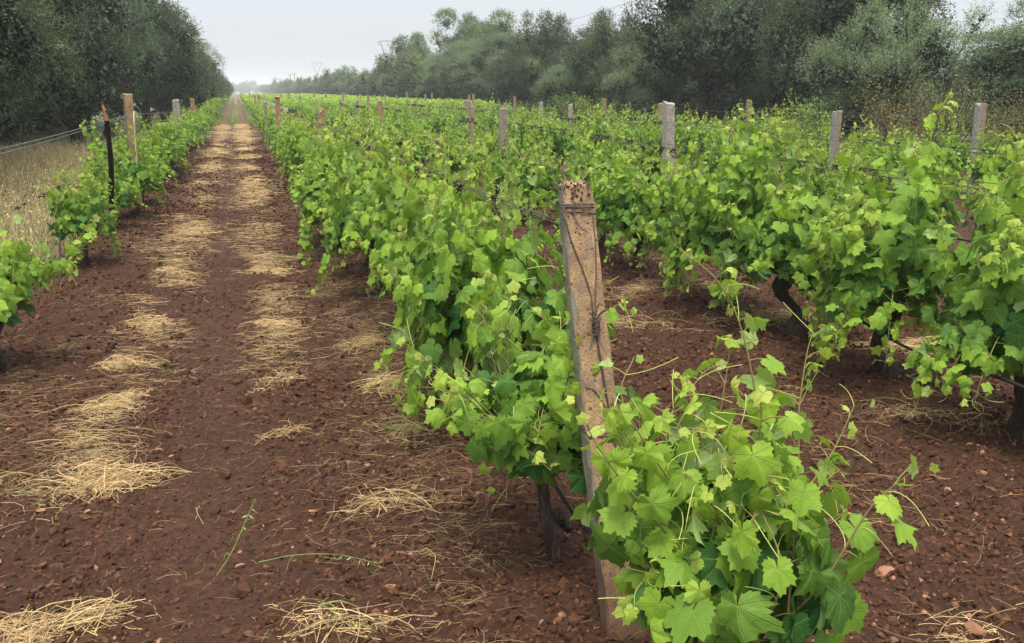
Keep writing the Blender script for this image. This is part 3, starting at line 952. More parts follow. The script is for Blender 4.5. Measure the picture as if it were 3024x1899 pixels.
ORD = ['first', 'second', 'third', 'fourth', 'fifth', 'sixth', 'seventh', 'eighth', 'ninth', 'tenth', 'eleventh', 'twelfth', 'thirteenth', 'fourteenth', 'fifteenth', 'sixteenth',
       'seventeenth', 'eighteenth', 'nineteenth', 'twentieth']
def ordinal(i):
    if i < 20: return ORD[i]
    tens = {2: 'twenty', 3: 'thirty', 4: 'forty', 5: 'fifty', 6: 'sixty'}[(i + 1) // 10]
    u = (i + 1) % 10
    return tens + '-' + ORD[u - 1] if u else {2: 'twentieth', 3: 'thirtieth', 4: 'fortieth', 5: 'fiftieth', 6: 'sixtieth'}[(i + 1) // 10]
def place_vine(meshes, x, y, label, group, sc=1.0, rz=0.0):
    r = empty('grapevine', (x, y, gh(x, y)), rz, sc)
    tag(r, label, 'grapevine', group)
    for nm, me in meshes.items(): link(nm, me, r)
    return r

VG = 'grapevines standing in rows'
# --- the two nearest vines, built shoot by shoot
def near_vine(seed, bx, by, head, trunk_pts=None, rad=.04):
    v = Vine(seed, 0)
    v.off = np.array([bx, by, 0.0])
    return v

v0 = Vine(501, 0)
b0 = np.array([1.0, 1.80, 0.0])
h0 = np.array([0.0, 0.0, .42])
v0.make_trunk(h0)
W0 = lambda px, py, y: at(px, py, y) - b0
L0 = [([(1700, 1380, 1.80), (1790, 1150, 1.82), (1772, 960, 1.84), (1735, 800, 1.86), (1680, 700, 1.88), (1590, 625, 1.92)], .105, .09),
      ([(1700, 1380, 1.80), (1860, 1190, 1.80), (1875, 1010, 1.82), (1900, 850, 1.84), (1935, 815, 1.84)], .085, .075),
      ([(1700, 1380, 1.80), (1590, 1330, 1.74), (1480, 1200, 1.70), (1400, 1090, 1.68), (1365, 1010, 1.68)], .095, .075),
      ([(1700, 1380, 1.80), (1610, 1240, 1.76), (1530, 1110, 1.74), (1460, 980, 1.76), (1490, 885, 1.78)], .09, .08),
      ([(1700, 1380, 1.82), (1640, 1150, 1.86), (1625, 1000, 1.88), (1610, 915, 1.9)], .09, .075),
      ([(1700, 1380, 1.82), (1860, 1240, 1.86), (1950, 1110, 1.88), (2005, 995, 1.9)], .10, .07),
      ([(1700, 1380, 1.80), (1850, 1300, 1.78), (1950, 1270, 1.77), (1985, 1240, 1.77)], .09, .07),
      ([(1700, 1380, 1.75), (1690, 1290, 1.66), (1660, 1220, 1.62), (1610, 1160, 1.62)], .08, .07)]
for pts, lm, nd in L0:
    P = [W0(*p) for p in pts]; P[0] = h0 + v0.r.normal(0, .02, 3)
    v0.shoot(P, r0=.0045, lmax=lm, node=nd * .8, axis_c=h0, start=.3, agegain=.72, tendr=.5, endsize=.22, petiole=.05)
v0.canopy(36, h0, L=(.32, .60), spread=(.205, .17), lmax=.125, fill=300, droop=.02)
r = empty('grapevine', (b0[0], b0[1], gh(*b0[:2])))
tag(r, 'low bushy grapevine in the right foreground, closest to the viewer, with a tall bare-tipped shoot', 'grapevine', VG)
for nm, me in vine_meshes(v0, 0).items(): link(nm, me, r)

v1 = Vine(502, 0)
b1 = np.array([0.97, 2.93, 0.0])
h1 = np.array([-.03, .02, .42])
W1 = lambda px, py, y: at(px, py, y) - b1
# gnarled double trunk with a burr
tube(v1.trunk, spline([W1(1305, 1350, 2.93) - [0, 0, .05], W1(1305, 1330, 2.93), W1(1300, 1265, 2.93), W1(1283, 1215, 2.94), h1], 16), np.array([.016, .016, .017, .018, .021, .024, .029, .031, .028, .026, .024, .024, .023, .024, .025, .027]), 11, rough=.14)
tube(v1.trunk, spline([W1(1290, 1225, 2.95), W1(1318, 1228, 2.95), W1(1335, 1245, 2.96), W1(1335, 1262, 2.97)], 9), [.022, .026, .029, .028, .026, .023, .02, .016, .009], 10, rough=.18)
L1_ = [([(1290, 1150, 2.93), (1180, 1010, 2.80), (1075, 915, 2.68), (985, 852, 2.62)], .10, .085),
       ([(1290, 1150, 2.93), (1190, 1030, 2.75), (1080, 940, 2.62), (1040, 985, 2.55)], .10, .085),
       ([(1290, 1150, 2.93), (1310, 980, 2.75), (1345, 850, 2.68), (1335, 720, 2.70), (1310, 640, 2.72)], .09, .09),
       ([(1290, 1150, 2.93), (1200, 900, 2.95), (1190, 760, 2.95), (1215, 670, 2.95)], .105, .075),
       ([(1290, 1150, 2.93), (1330, 1010, 2.7), (1380, 900, 2.6), (1370, 800, 2.6)], .11, .09),
       ([(1290, 1150, 2.93), (1200, 1120, 2.85), (1190, 1190, 2.80)], .08, .06)]
for pts, lm, nd in L1_:
    P = [W1(*p) for p in pts]; P[0] = h1 + v1.r.normal(0, .02, 3)
    v1.shoot(P, r0=.0048, lmax=lm, node=nd * .8, axis_c=h1, start=.25, agegain=.85, tendr=.45, endsize=.3)
v1.canopy(20, h1, L=(.30, .55), spread=(.28, .30), lmax=.125, fill=130, droop=-.02)
r = empty('grapevine', (b1[0], b1[1], gh(*b1[:2])))
tag(r, 'grapevine with a thin gnarled burred trunk, directly behind the near tan post', 'grapevine', VG)
for nm, me in vine_meshes(v1, 1).items(): link(nm, me, r)

v2 = Vine(503, 0)
b2 = np.array([-1.45, 6.0, 0.0])
h2 = np.array([.02, 0, .36])
W2 = lambda px, py, y: at(px, py, y) - b2
v2.make_trunk(h2)
for pts, lm, nd in (([(40, 760, 6.0), (100, 690, 5.95), (150, 640, 5.95), (190, 585, 5.95), (216, 543, 5.95)], .10, .07), ([(40, 760, 6.0), (70, 690, 6.05), (150, 655, 6.1), (165, 680, 6.1)], .11, .07),
                    ([(40, 760, 6.0), (20, 640, 6.0), (18, 560, 6.0), (8, 535, 6.0)], .12, .07), ([(40, 760, 6.0), (40, 700, 6.0), (90, 650, 6.0), (85, 600, 6.0)], .11, .07)):
    P = [W2(*p) for p in pts]; P[0] = h2
    v2.shoot(P, r0=.005, lmax=lm, node=nd * .7, axis_c=h2, start=.2, agegain=.8, endsize=.4)
v2.canopy(18, h2, L=(.22, .45), spread=(.24, .34), lmax=.125, fill=120, droop=-.15)
r = empty('grapevine', (b2[0], b2[1], gh(*b2[:2])))
tag(r, 'low grapevine cut by the left picture edge, one leafy shoot reaching out over the soil', 'grapevine', VG)
for nm, me in vine_meshes(v2, 2).items(): link(nm, me, r)

ROWN = {0: 'row left of the track', 1: 'first row right of the track', 2: 'second row right of the track', 3: 'third row right of the track',
        4: 'fourth row right of the track', 5: 'fifth row right of the track', 6: 'sixth row right of the track'}
XR = {0: -1.43, 1: 1.03, 2: 3.47, 3: 5.9, 4: 8.35, 5: 10.8, 6: 13.25}
slots = {0: [9.5, 11.9, 13.2, 14.6, 16.7, 18.6], 1: [4.05, 5.15, 6.3, 7.4], 2: [2.45, 3.5, 4.4, 5.4, 6.15, 7.05, 8.1], 3: [], 4: [], 5: [], 6: []}
slot_scale = {(0, 6.0): .64, (0, 9.5): .70, (0, 11.9): .66, (0, 13.2): .95, (0, 14.6): .76, (0, 16.7): .75, (1, 4.05): .95}
start = {0: 19.8, 1: 8.5, 2: 9.1, 3: 4.2, 4: 6.2, 5: 8.4, 6: 10.4}
allv = []
for k_, xs in slots.items():
    for y in xs: allv.append((k_, XR[k_] + random.uniform(-.04, .04), y))
    y = start[k_]
    while y < 210:
        if random.random() > (0.09 if k_ > 1 else .03):
            allv.append((k_, XR[k_] + random.uniform(-.06, .06), y))
        y += random.uniform(.98, 1.14)
def vis(v):
    return math.hypot(v[1], v[2]) * (1 if v[0] != 6 else 1.1)
allv.sort(key=vis)
near_n = 296
ind, rest = allv[:near_n], allv[near_n:]
ind.sort(key=lambda v: (v[0], v[2]))
cnt = {}
for k_, x, y in ind:
    i = cnt.get(k_, 0); cnt[k_] = i + 1
    d = math.hypot(x, y)
    lod = 0 if d < 8.2 else (1 if d < 21 else 2)
    me = random.choice(VAR[lod])
    sc = slot_scale.get((k_, y), random.uniform(.80, 1.08) * (.87 if d > 10 else .97))
    if k_ == 1 and y < 8: sc = slot_scale.get((k_, y), 1.02)
    look = {0: 'leafy', 1: 'leafy'}[0 if lod < 2 else 1]
    if k_ == 1: lab = 'grapevine bordering the track on its right, %s vine beyond the near tan post' % ordinal(i + 1)
    elif k_ == 0: lab = 'grapevine in the %s, %s from the viewer' % (ROWN[0], ordinal(i + 1))
    else: lab = 'grapevine in the %s, %s from the viewer' % (ROWN[k_], ordinal(i))
    if k_ == 2 and i == 0: lab = 'large grapevine filling the right picture edge in the second row'
    if k_ == 2 and y < 6.5: me = LOWV[i % 3]
    vo_ = place_vine(me, x, y, lab, VG, sc, random.choice([0, math.pi]) + random.uniform(-.35, .35))
    if k_ == 1 and y < 8: vo_.scale = (.80, .95, 1.0)
    if k_ == 2 and y < 6.5: vo_.scale = (1.0, 1.0, random.uniform(.95, 1.08))
    elif k_ >= 2 or (d > 11 and k_ == 1): vo_.scale = (sc * .80, sc * random.uniform(.82, 1.0), sc * random.uniform(.86, 1.1))
print('individual vines', len(ind), 'far', len(rest))

# remaining far vines: one object
fv = MB()
TV4 = np.array([[-.5, 0, 0], [0, -.5, .12], [.5, 0, 0], [0, .5, .1]])
for k_, x, y in rest:
    if y > 210: continue
    nl = int(np.clip(9000 / y, 45, 170))
    s_ = 0.13 * math.sqrt(170 / nl)
    u = norm(rng.standard_normal((nl, 3))); u[:, 2] = np.abs(u[:, 2]) * 1.25 - .25
    rr = rng.uniform(.7, 1.05, (nl, 1))
    P = np.array([x, y, .72]) + u * rr * np.array([.42, .62, .42]) * rng.uniform(.88, 1.12)
    out = norm(u * [1, 1, .5] + [0, 0, .5] + rng.normal(0, .4, (nl, 3)))
    Rr = frames(out, np.tile([0., 0, -1], (nl, 1)) + rng.normal(0, .4, (nl, 3)))
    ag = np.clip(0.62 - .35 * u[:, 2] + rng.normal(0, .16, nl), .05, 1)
    inst(fv, TV4, np.array([[0, 1, 2, 3]]), Rr, s_ * rng.uniform(.7, 1.2, nl), P, np.stack([rng.random(nl), ag, rng.random(nl)], 1))
for k_, x, y in rest:
    if y < 70: tube(fv, [[x, y, 0], [x, y, .6]], .05, 4, (.5, 1, .5), cap=False, mi=1)
tag(fv.build('distant_grapevines', [M['vine_far'], M['bark']]), 'far vines merging into a green mass towards the hazy end of the field', kind='stuff')

# ------------------------------------------------------------------ posts
def post(x, y, h, w0, w1, lean, material, label, group='concrete posts along the vine rows', detail=1, rz=0.0, chips=0.012, extra=None):
    mb = MB()
    nr = 26 if detail == 2 else 7
    ns = 6 if detail == 2 else 1
    rows = []
    ch = 0.12
    base = []
    for fx, fy in ((-1, -1), (1, -1), (1, 1), (-1, 1)):
        pass
    # square section with chamfered corners
    sec = []
    c0 = [(-1, -1), (1, -1), (1, 1), (-1, 1)]
    for i in range(4):
        a = np.array(c0[i], float); b = np.array(c0[(i + 1) % 4], float)
        p0 = a + (b - a) * ch / 2; p1 = b + (a - b) * ch / 2
        for t in np.linspace(0, 1, ns + 1): sec.append(p0 + (p1 - p0) * t)
    sec = np.array(sec) * .5
    m = len(sec)
    for t in np.linspace(0, 1, nr):
        w_ = w0 + (w1 - w0) * t
        z = -.15 + (h + .15) * t
        P = np.zeros((m, 3))
        P[:, :2] = sec * w_ + np.array(lean)[:2] * (z / h)
        P[:, 2] = z
        if detail == 2:
            P[:, :2] += rng.normal(0, .0017, (m, 2)); P[:, :2] *= 1 - .05 * (rng.random((m, 1)) < .12)
            P[:, 0] += 0.003 * math.sin(t * 7)
            if t > .93: P[:, 2] += rng.normal(0, .006, m); P[:, :2] -= (P[:, :2] - np.array(lean)[:2]) * .10 * (t - .93) / .07
        elif t == 1: P[:, 2] += rng.normal(0, chips, m)
        rows.append(P)
    V = np.concatenate(rows)
    i = np.arange(nr - 1)[:, None] * m; j = np.arange(m)[None]
    F = np.stack([i + j, i + (j + 1) % m, i + m + (j + 1) % m, i + m + j], -1).reshape(-1, 4)
    mb.add(V, F)
    top = rows[-1]
    c = top.mean(0) + [0, 0, .006]
    inner = c + (top - c) * .55 + np.stack([np.zeros(m), np.zeros(m), rng.normal(.004, .005, m)], 1)
    VV = np.concatenate([top, inner, [c]])
    q = np.arange(m)
    F4 = np.stack([q, (q + 1) % m, m + (q + 1) % m, m + q], -1)
    mb.add(VV, F4)
    mb.add(VV, np.stack([m + q, m + (q + 1) % m, np.full(m, 2 * m)], -1))
    r = empty('concrete_post', (x, y, gh(x, y)), rz)
    if extra is not None:
        k0 = mb.n
        for a_, b_, c_, d_ in zip(extra.V, extra.F, extra.col, extra.uv):
            mb.V.append(a_); mb.F.append(b_ + k0); mb.col.append(c_); mb.uv.append(d_); mb.mi.append(np.full(len(b_), 1)); mb.n += len(a_)
    mb.build('shaft', [material, M['aggregate']], r, smooth=False)
    tag(r, label, 'post', group)
    return r

PX, PY = 1.05, 2.45
z0 = gh(PX, PY)
# embedded dark aggregate
ag = MB()
def on_face(u, z, off=0.0):
    """point on the front (-Y) face, u in -1..1, z height"""
    t = (z + .15) / (1.335 + .15)
    w_ = .128 + (.092 - .128) * t
    return np.array([u * w_ / 2 * .9 - .125 * z / 1.335, -w_ / 2 - off + .26 * z / 1.335, z])
n = 190
zz = 1.345 - 1.27 * rng.random(n) ** 1.9
P = np.array([on_face(rng.uniform(-1, 1), z, -.0010) for z in zz])
s = rng.uniform(.0012, .0034, n) * (1 + .5 * (zz > 1.28))
inst(ag, IV[None] * (1 + .2 * rng.standard_normal((n, 12, 1))), IF, rotmats(n), s, P, np.full((n, 3), .5))
n = 46
P = np.array([-.125, .26, 1.333])[None] + np.stack([rng.uniform(-.04, .04, n), rng.uniform(-.042, .036, n), rng.uniform(-.006, .006, n)], 1)
inst(ag, IV[None] * (1 + .2 * rng.standard_normal((n, 12, 1))), IF, rotmats(n), rng.uniform(.003, .007, n), P, np.full((n, 3), .5))
pr = post(PX, PY, 1.335, .128, .092, (-.125, .26), M['post_tan'], 'weathered tan concrete post wrapped in rusty wire, nearest the viewer', detail=2, rz=-.13, extra=ag)
# wire wrapped round the post, the twisted knot and the tails
def wrap(mb, z, turns, dz, rad=.0022, sag=.006):
    pts = []
    corners = [(-1, -1), (0, -1.02), (1, -1), (1.02, 0), (1, 1), (0, 1.02), (-1, 1), (-1.02, 0)]
    for i in range(int(turns * 8) + 1):
        u, v = corners[i % 8]
        zz_ = z + dz * i / (turns * 8) + rng.normal(0, sag * .5)
        t = (zz_ + .15) / 1.485
        w_ = (.128 + (.092 - .128) * t) / 2 + .002
        pts.append([u * w_ - .125 * zz_ / 1.335, v * w_ + .26 * zz_ / 1.335, zz_])
    tube(mb, np.array(pts), rad, 5, cap=False)
tw = MB()
wrap(tw, 1.275, 1.2, .012); wrap(tw, 1.262, 1.1, -.02); wrap(tw, 1.283, 1, -.012, .0018); wrap(tw, .60, 1.1, .006, .0018); wrap(tw, .615, 1, -.006, .0018)
f_ = lambda u, z, o=.004: on_face(u, z, o)
for pts, rr in (([f_(-1.05, 1.25), f_(-.8, 1.18), f_(-.2, 1.09), f_(.12, 1.02), f_(.15, .95)], .0022),
                ([f_(.95, 1.27), f_(.85, 1.15), f_(.5, 1.03), f_(.22, .95)], .0016),
                ([f_(-.45, 1.26), f_(-.1, 1.22, .012), f_(.35, 1.205, .01)], .0018),
                ([f_(.18, .96), f_(.2, .86), f_(.3, .76), f_(.45, .66), f_(.62, .52), f_(.95, .38), f_(1.1, .25)], .0028),
                ([f_(.2, .9), f_(.32, .8, .008), f_(.5, .62, .012), f_(.9, .5, .012), f_(1.05, .4, .01)], .0018),
                ([f_(-.9, .75), f_(-.3, .735), f_(.3, .68), f_(.6, .62)], .0018),
                ([f_(.15, .93), f_(.5, .965, .02), f_(.85, .985, .05)], .0026), ([f_(.15, .93), f_(.45, .99, .02), f_(.75, .995, .03)], .002),
                ([f_(.15, .93), f_(-.15, .90, .02), f_(-.45, .865, .03)], .002), ([f_(.15, .95), f_(-.1, .97, .015), f_(-.25, .965, .02)], .0018),
                ([f_(.2, .9), f_(.4, .87, .02), f_(.5, .86, .03)], .0016), ([f_(.7, .72, .01), f_(.72, .66, .012), f_(.74, .62, .01)], .0018)):
    tube(tw, spline(pts, 14), rr, 5, cap=True)
for q in range(7):
    a = rng.uniform(0, 6)
    t = np.linspace(0, 1, 18)
    c = f_(.18, .93, .010)
    pts = np.stack([c[0] + (.009 + .005 * rng.random()) * np.sin(t * 12 + a), c[1] - .008 + .007 * np.cos(t * 12 + a), c[2] + .03 - .06 * t + rng.normal(0, .002, 18)], 1)
    tube(tw, pts, .0022, 4, cap=True)
tw.build('wire_tie', M['wire'], pr, smooth=True)

def far_post(px, py, k_, y, wdisp, material, label, lean=(0, 0), rz=0.0, h=None, x=None):
    X = XR[k_] if x is None else x
    top = at(px, py, y)
    return post(top[0] - lean[0], y, top[2] - 0 if h is None else h, wdisp * 1.12, wdisp, lean, material, label, rz=rz)
fp = [(755, 262, 1, 12.5, .10, 'post_tan', 'tan concrete post rising from the right track-side row, next beyond the near post', (0, 0), 0),
      (1183, 270, 2, 12.5, .098, 'post_grey', 'grey post with a dark wire band in the second row, above the sloping wire', (0, 0), 0),
      (1574, 249, 3, 12.7, .13, 'post_pale', 'thick pale cracked concrete post leaning slightly left in the third row', (-.03, .02), 0.1),
      (1968, 270, 4, 12.3, .105, 'post_grey', 'two-toned post with grey side and brown face in the fourth row', (0, 0), 0),
      (2306, 254, 5, 12.2, .12, 'post_grey', 'two-toned post near the right picture edge before the dry bushes', (-.03, 0), 0),
      (652, 231, 1, 23.5, .11, 'post_tan', 'tan post with an orange broken cap on the right track-side row', (0, 0), 0),
      (624, 243, 1, 27.5, .09, 'post_grey', 'short dark grey post just left of the orange-capped post', (0, 0), 0),
      (893, 239, 2, 24.0, .11, 'post_tan', 'brown post standing alone in the middle of the second row', (0, 0), 0),
      (1110, 248, 3, 22.0, .10, 'post_tan', 'brown post with a wire band, nearest of the cluster before the trees', (0, 0), 0),
      (1102, 240, 3, 31.0, .10, 'post_grey', 'post directly behind the banded brown post in the cluster', (0, 0), 0),
      (1094, 237, 4, 38.0, .10, 'post_grey', 'farthest post of the small cluster before the trees', (0, 0), 0),
      (1341, 251, 4, 24.0, .10, 'post_pale', 'pale post in front of the dark forked olive trunk', (0, 0), 0),
      (1553, 249, 5, 23.8, .12, 'post_tan', 'thin brown post just left of the thick pale cracked post', (0, 0), 0),
      (1272, 243, 5, 34.5, .12, 'post_pale', 'slender whitish post before the dark middle trees', (0, 0), 0),
      (1421, 236, 6, 34.2, .14, 'post_tan', 'tall slender brown post right of the forked olive trunk', (0, 0), 0),
      (1761, 243, 6, 23.5, .11, 'post_tan', 'slender two-toned post before the big dark tree', (0, 0), 0),
      (957, 237, 3, 36.0, .10, 'post_grey', 'thin grey post between the lone brown post and the cluster', (0, 0), 0),
      (976, 235, 4, 43.0, .11, 'post_tan', 'thin brown post just right of a thin grey one', (0, 0), 0),
      (841, 238, 2, 36.0, .10, 'post_grey', 'small dark post left of the lone brown post', (0, 0), 0),
      (800, 236, 2, 46.0, .11, 'post_grey', 'small faded post in the hazy middle distance', (0, 0), 0),
      (301, 238, 0, 14.0, .105, 'post_tan', 'broad brown post in the left row behind the broken stake', (0, 0), .35),
      (413, 241, 0, 25.0, .15, 'post_pale', 'pale concrete post in the left row, beside the track', (0, 0), .2),
      (452, 235, 0, 34.0, .13, 'post_tan', 'small brown post at the far end of the left row', (0, 0), 0)]
for px, py, k_, y, wd, mt, lab, lean, rz in fp:
    far_post(px, py, k_, y, wd, M[mt], lab, lean, rz)
fi = 0
for k_ in (1, 2, 3, 4, 5, 6):
    for y in (46.0, 57.0, 68.0, 79.0):
        if (k_ == 4 and y < 50) or (k_ == 2 and y < 50): continue
        yy = y + random.uniform(-1, 1)
        post(XR[k_] + random.uniform(-.05, .05), yy, random.uniform(1.32, 1.5), .12, .11, (0, 0), M[random.choice(['post_tan', 'post_grey', 'post_grey'])],
             'distant post in the %s, %s of its far line' % (ROWN[k_], ORD[int(round((y - 46) / 11))]))

# broken cap piece on the orange-capped post is stained concrete; a lump on top
mb = MB()
V = I2V * np.array([.085, .08, .03]) * (1 + .12 * rng.standard_normal((len(I2V), 1)))
mb.add(V, I2F, (1.25, 1.1, 1))
tp = at(652, 231, 23.5)
o = mb.build('stone', M['stone']); o.location = tp + np.array([0, 0, .02])
tag(o, 'flat orange stone lying on top of a track-side post', 'stone', 'stones lying on the red soil')

# wooden stake, broken off
r = empty('wooden_stake', (-1.44, 11.6, gh(-1.44, 11.6)))
tag(r, 'blackened leaning wooden stake with a splintered orange broken tip', 'stake')
tpz = at(250, 280, 10.9) - np.array([-1.44, 11.6, 0])
mb = MB()
tube(mb, spline([(0, 0, -.1), (0, 0, .3), tpz * .6 + [.02, 0, 0], tpz], 12), np.linspace(.034, .026, 12), 10, rough=.10)
mb.build('shaft', M['stake'], r, smooth=True)
mb = MB()
tq = tpz + np.array([0, 0, -.01])
for q in range(5):
    a = q * 1.25
    o_ = np.array([math.cos(a), math.sin(a), 0]) * .014
    tube(mb, [tq + o_ - [0, 0, .1], tq + o_ * .8 + [-.01, 0, .02], tq + o_ * .3 + [-.03, 0, random.uniform(.03, .12)]], [.011, .009, .002], 5, rough=.1)
mb.build('splinter', M['split'], r, smooth=False)

# thin reed props in the left row
for (pa, pb, y0, lab) in (((325, 515), (314, 262), 13.4, 'thin pale reed stuck in the soil before the broad brown post'),
                          ((140, 660), (138, 560), 8.9, 'thin dark iron rod in the dry grass left of the vines')):
    A = at(pa[0], pa[1], y0); B = at(pb[0], pb[1], y0 + .1)
    rr = empty('plant_prop', (A[0], A[1], A[2]))
    tag(rr, lab, 'prop')
    mb = MB()
    tube(mb, spline([np.array([0, 0, -.05]), (B - A) * .5 + [.008, 0, 0], B - A], 8), np.linspace(.013, .009, 8), 7, rough=.04)
    mb.build('stick', M['cane_dry'] if pa[0] > 200 else M['wire'], rr, smooth=True)

# ------------------------------------------------------------------ trellis wires with dried tendrils, drip hoses
def tendril_clumps(mb, P, amount, seed, size=1.0):
    r_ = np.random.default_rng(seed)
    L = np.linalg.norm(np.diff(P, axis=0), axis=1); cum = np.concatenate([[0], np.cumsum(L)])
    cen = r_.uniform(0, cum[-1], max(2, amount // 6))
    for d in np.clip(cen[r_.integers(0, len(cen), amount)] + r_.normal(0, .3, amount), 0, cum[-1]):
        i = min(int(np.searchsorted(cum, d)), len(P) - 1)
        c = P[i] + (P[min(i + 1, len(P) - 1)] - P[i]) * r_.random()
        big = r_.random() < .35
        for q in range(r_.integers(2, 7) if big else 2):
            t = np.linspace(0, 1, 7)
            a = r_.uniform(0, 6); rr = r_.uniform(.008, .02) * size
            hang = -r_.uniform(.0, .09 if big else .04) * size
            x = c[0] + rr * np.cos(t * r_.uniform(3, 9) + a); y = c[1] + (t - .5) * r_.uniform(-.09, .09) + rr * np.sin(t * 5 + a)
            z = c[2] + hang * t + rr * .7 * np.sin(t * 7 + a)
            tube(mb, np.stack([x, y, z], 1), r_.uniform(.0018, .0042) * size, 3, cap=False)

def sagged(points, n=14, sag=.03):
    out = []
    for a, b in zip(points[:-1], points[1:]):
        a = np.array(a, float); b = np.array(b, float)
        for t in np.linspace(0, 1, n, endpoint=False):
            p = a + (b - a) * t; p[2] -= sag * 4 * t * (1 - t); out.append(p)
    out.append(np.array(points[-1], float))
    return np.array(out)

def trellis(k_, zs, Ys, clumps, label, size=1.0, xoff=0.0, mt='wire', extra=()):
    rt = empty('trellis_wire', (XR[k_], 0, 0))
    tag(rt, label, 'wire', 'trellis wires strung from post to post')
    mb = MB(); td = MB()
    for q, z in enumerate(zs):
        pts = [(xoff + (.045 if q % 2 else -.045), y, z + random.uniform(-.01, .01)) for y in Ys]
        if k_ == 1: pts[0] = (-.10 + (.04 if q else -.02), 2.70, z)
        P = sagged(pts, 22)
        tube(mb, P, .0019 if k_ < 3 else .003, 4, cap=False)
        m_ = P[:, 1] < 36
        tendril_clumps(td, P[m_], clumps, 900 + k_ * 10 + q, size)
        for ya, yb, am in extra:
            yy = np.linspace(ya, yb, 40)
            tendril_clumps(td, np.stack([np.interp(yy, P[:, 1], P[:, 0]), yy, np.interp(yy, P[:, 1], P[:, 2])], 1), am, 7 + k_ + q, size * .6)
    mb.build('wire', M[mt], rt, smooth=True)
    if td.n: td.build('dried_tendrils', M['dead'], rt)  # loose clumps of dead tendrils clinging to the wire
    return rt
trellis(1, (1.27, 1.235), [2.7, 12.5, 23.5, 34.5, 46], 46, 'rusty wire with blackened dry tendrils running from the near tan post', .9, extra=((2.8, 3.5, 6),))
trellis(2, (1.25, 1.21), [.5, 12.5, 24, 35, 46], 80, 'wire crusted with black tendrils above the second row', 1.0, extra=((4.6, 5.6, 12), (7.2, 9.4, 22), (9.6, 11.8, 18)))
trellis(3, (1.22, 1.18), [1.5, 12.7, 22, 31, 46], 80, 'tendril-covered wire above the third row, tied to the thick pale post', 1.0, extra=((6.0, 8.5, 14),))
trellis(4, (1.17, 1.10), [2.5, 12.3, 24, 38, 46], 70, 'wire with hanging tendrils above the fourth row', 1.0)
trellis(5, (1.22, 1.15), [2.5, 12.2, 23.8, 34.5, 46], 60, 'wire above the fifth row, tied to the post near the right edge', 1.3)
trellis(6, (1.22, 1.1), [4, 12.2, 23.5, 34.2, 46], 35, 'thin wire along the row nearest the right-hand trees', 1.2)
# left row: bright bare double wire, and a lower wire with two black tendril knots
rt = empty('trellis_wire', (-1.43, 0, 0)); tag(rt, 'bare bright double wire rising to the broken stake and left posts', 'wire', 'trellis wires strung from post to post')
mb = MB()
for q in (0, 1):
    pts = [at(-120, 392 + 14 * q, 5.0), at(0, 350 + 12 * q, 5.9), at(250, 283 + 5 * q, 11.0), at(298, 268 + 3 * q, 14.0), at(413, 262 + 2 * q, 25), at(452, 252, 34), (-1.43, 60, 1.2)]
    tube(mb, sagged([np.array(p) - [-1.43, 0, 0] for p in pts], 8, .01), .0026, 5, cap=False)
mb.build('wire', M['wire_grey'], rt, smooth=True)
mb = MB()
for px, py, y in ((150, 313, 8.4), (60, 335, 6.8), (205, 297, 9.6), (100, 325, 7.3)):
    c = at(px, py, y) - np.array([-1.43, 0, 0])
    tendril_clumps(mb, np.array([c, c + [.0, .12, .01]]), 2, px, .4)
for px, py, y in ((330, 268, 16), (350, 270, 18), (370, 268, 20), (390, 268, 22)):
    c = at(px, py, y) - np.array([-1.43, 0, 0])
    tendril_clumps(mb, np.array([c, c + [.0, .9, .01]]), 9, px, 1.3)
mb.build('dried_tendrils', M['dead'], rt)
rt = empty('trellis_wire', (-1.43, 0, 0)); tag(rt, 'sagging lower wire with black tendril knots against the dry grass', 'wire', 'trellis wires strung from post to post')
pts = [at(-100, 545, 4.9), at(30, 495, 6.1), at(95, 462, 6.9), at(140, 440, 7.9), at(240, 415, 10.6), at(300, 360, 14)]
P = spline([p - np.array([-1.43, 0, 0]) for p in pts], 60)
mb = MB(); tube(mb, P, .0016, 4, cap=False); mb.build('wire', M['wire'], rt, smooth=True)
mb = MB()
for px, py, y, a in ((32, 494, 6.12, 7), (45, 486, 6.25, 4), (92, 463, 6.9, 6), (99, 460, 7.0, 6), (131, 445, 7.7, 5)):
    c = at(px, py, y) - np.array([-1.43, 0, 0])
    tendril_clumps(mb, np.array([c, c + [.01, .10, .012]]), max(2, a // 2), px, .55)
mb.build('dried_tendrils', M['dead'], rt)

def hose(pts, label, rad=.0085):
    o = np.array([pts[0][0], pts[0][1], 0.0])
    mb = MB()
    tube(mb, spline([np.array(p) - o for p in pts], 90), rad, 8, cap=True)
    r = mb.build('drip_hose', M['hose'], None, smooth=True)
    r.location = o
    tag(r, label, 'hose', 'black irrigation hoses along the rows')
hose([at(1560, 1420, 2.3), at(1385, 1245, 2.62), at(1322, 1165, 2.95), (1.0, 4.0, .42), (1.05, 6, .36), (1.03, 9, .40), (1.03, 14, .38), (1.03, 20, .4), (1.03, 30, .4)], 'black drip hose passing behind the base of the near tan post')
hose([(3.35, 1.6, .30), at(2330, 880, 3.35), at(2190, 842, 3.75), at(2100, 800, 4.15), at(2010, 745, 4.6), (3.42, 5.4, .46), (3.47, 7, .40), (3.47, 10, .38), (3.47, 16, .4), (3.47, 30, .4)], 'sagging black drip hose under the second row')
hose([(5.9, 3, .4), (5.9, 6, .42), (5.88, 10, .38), (5.9, 16, .4), (5.9, 30, .4)], 'black drip hose under the third row')
hose([(-1.43, 3.5, .35), at(130, 620, 8.0), (-1.43, 9.3, .35), (-1.43, 12, .35), (-1.43, 17, .38), (-1.43, 25, .38), (-1.43, 32, .38)], 'black drip hose under the left row')
hose([(8.35, 5, .4), (8.33, 12, .38), (8.35, 20, .4), (8.35, 30, .4)], 'black drip hose under the fourth row')

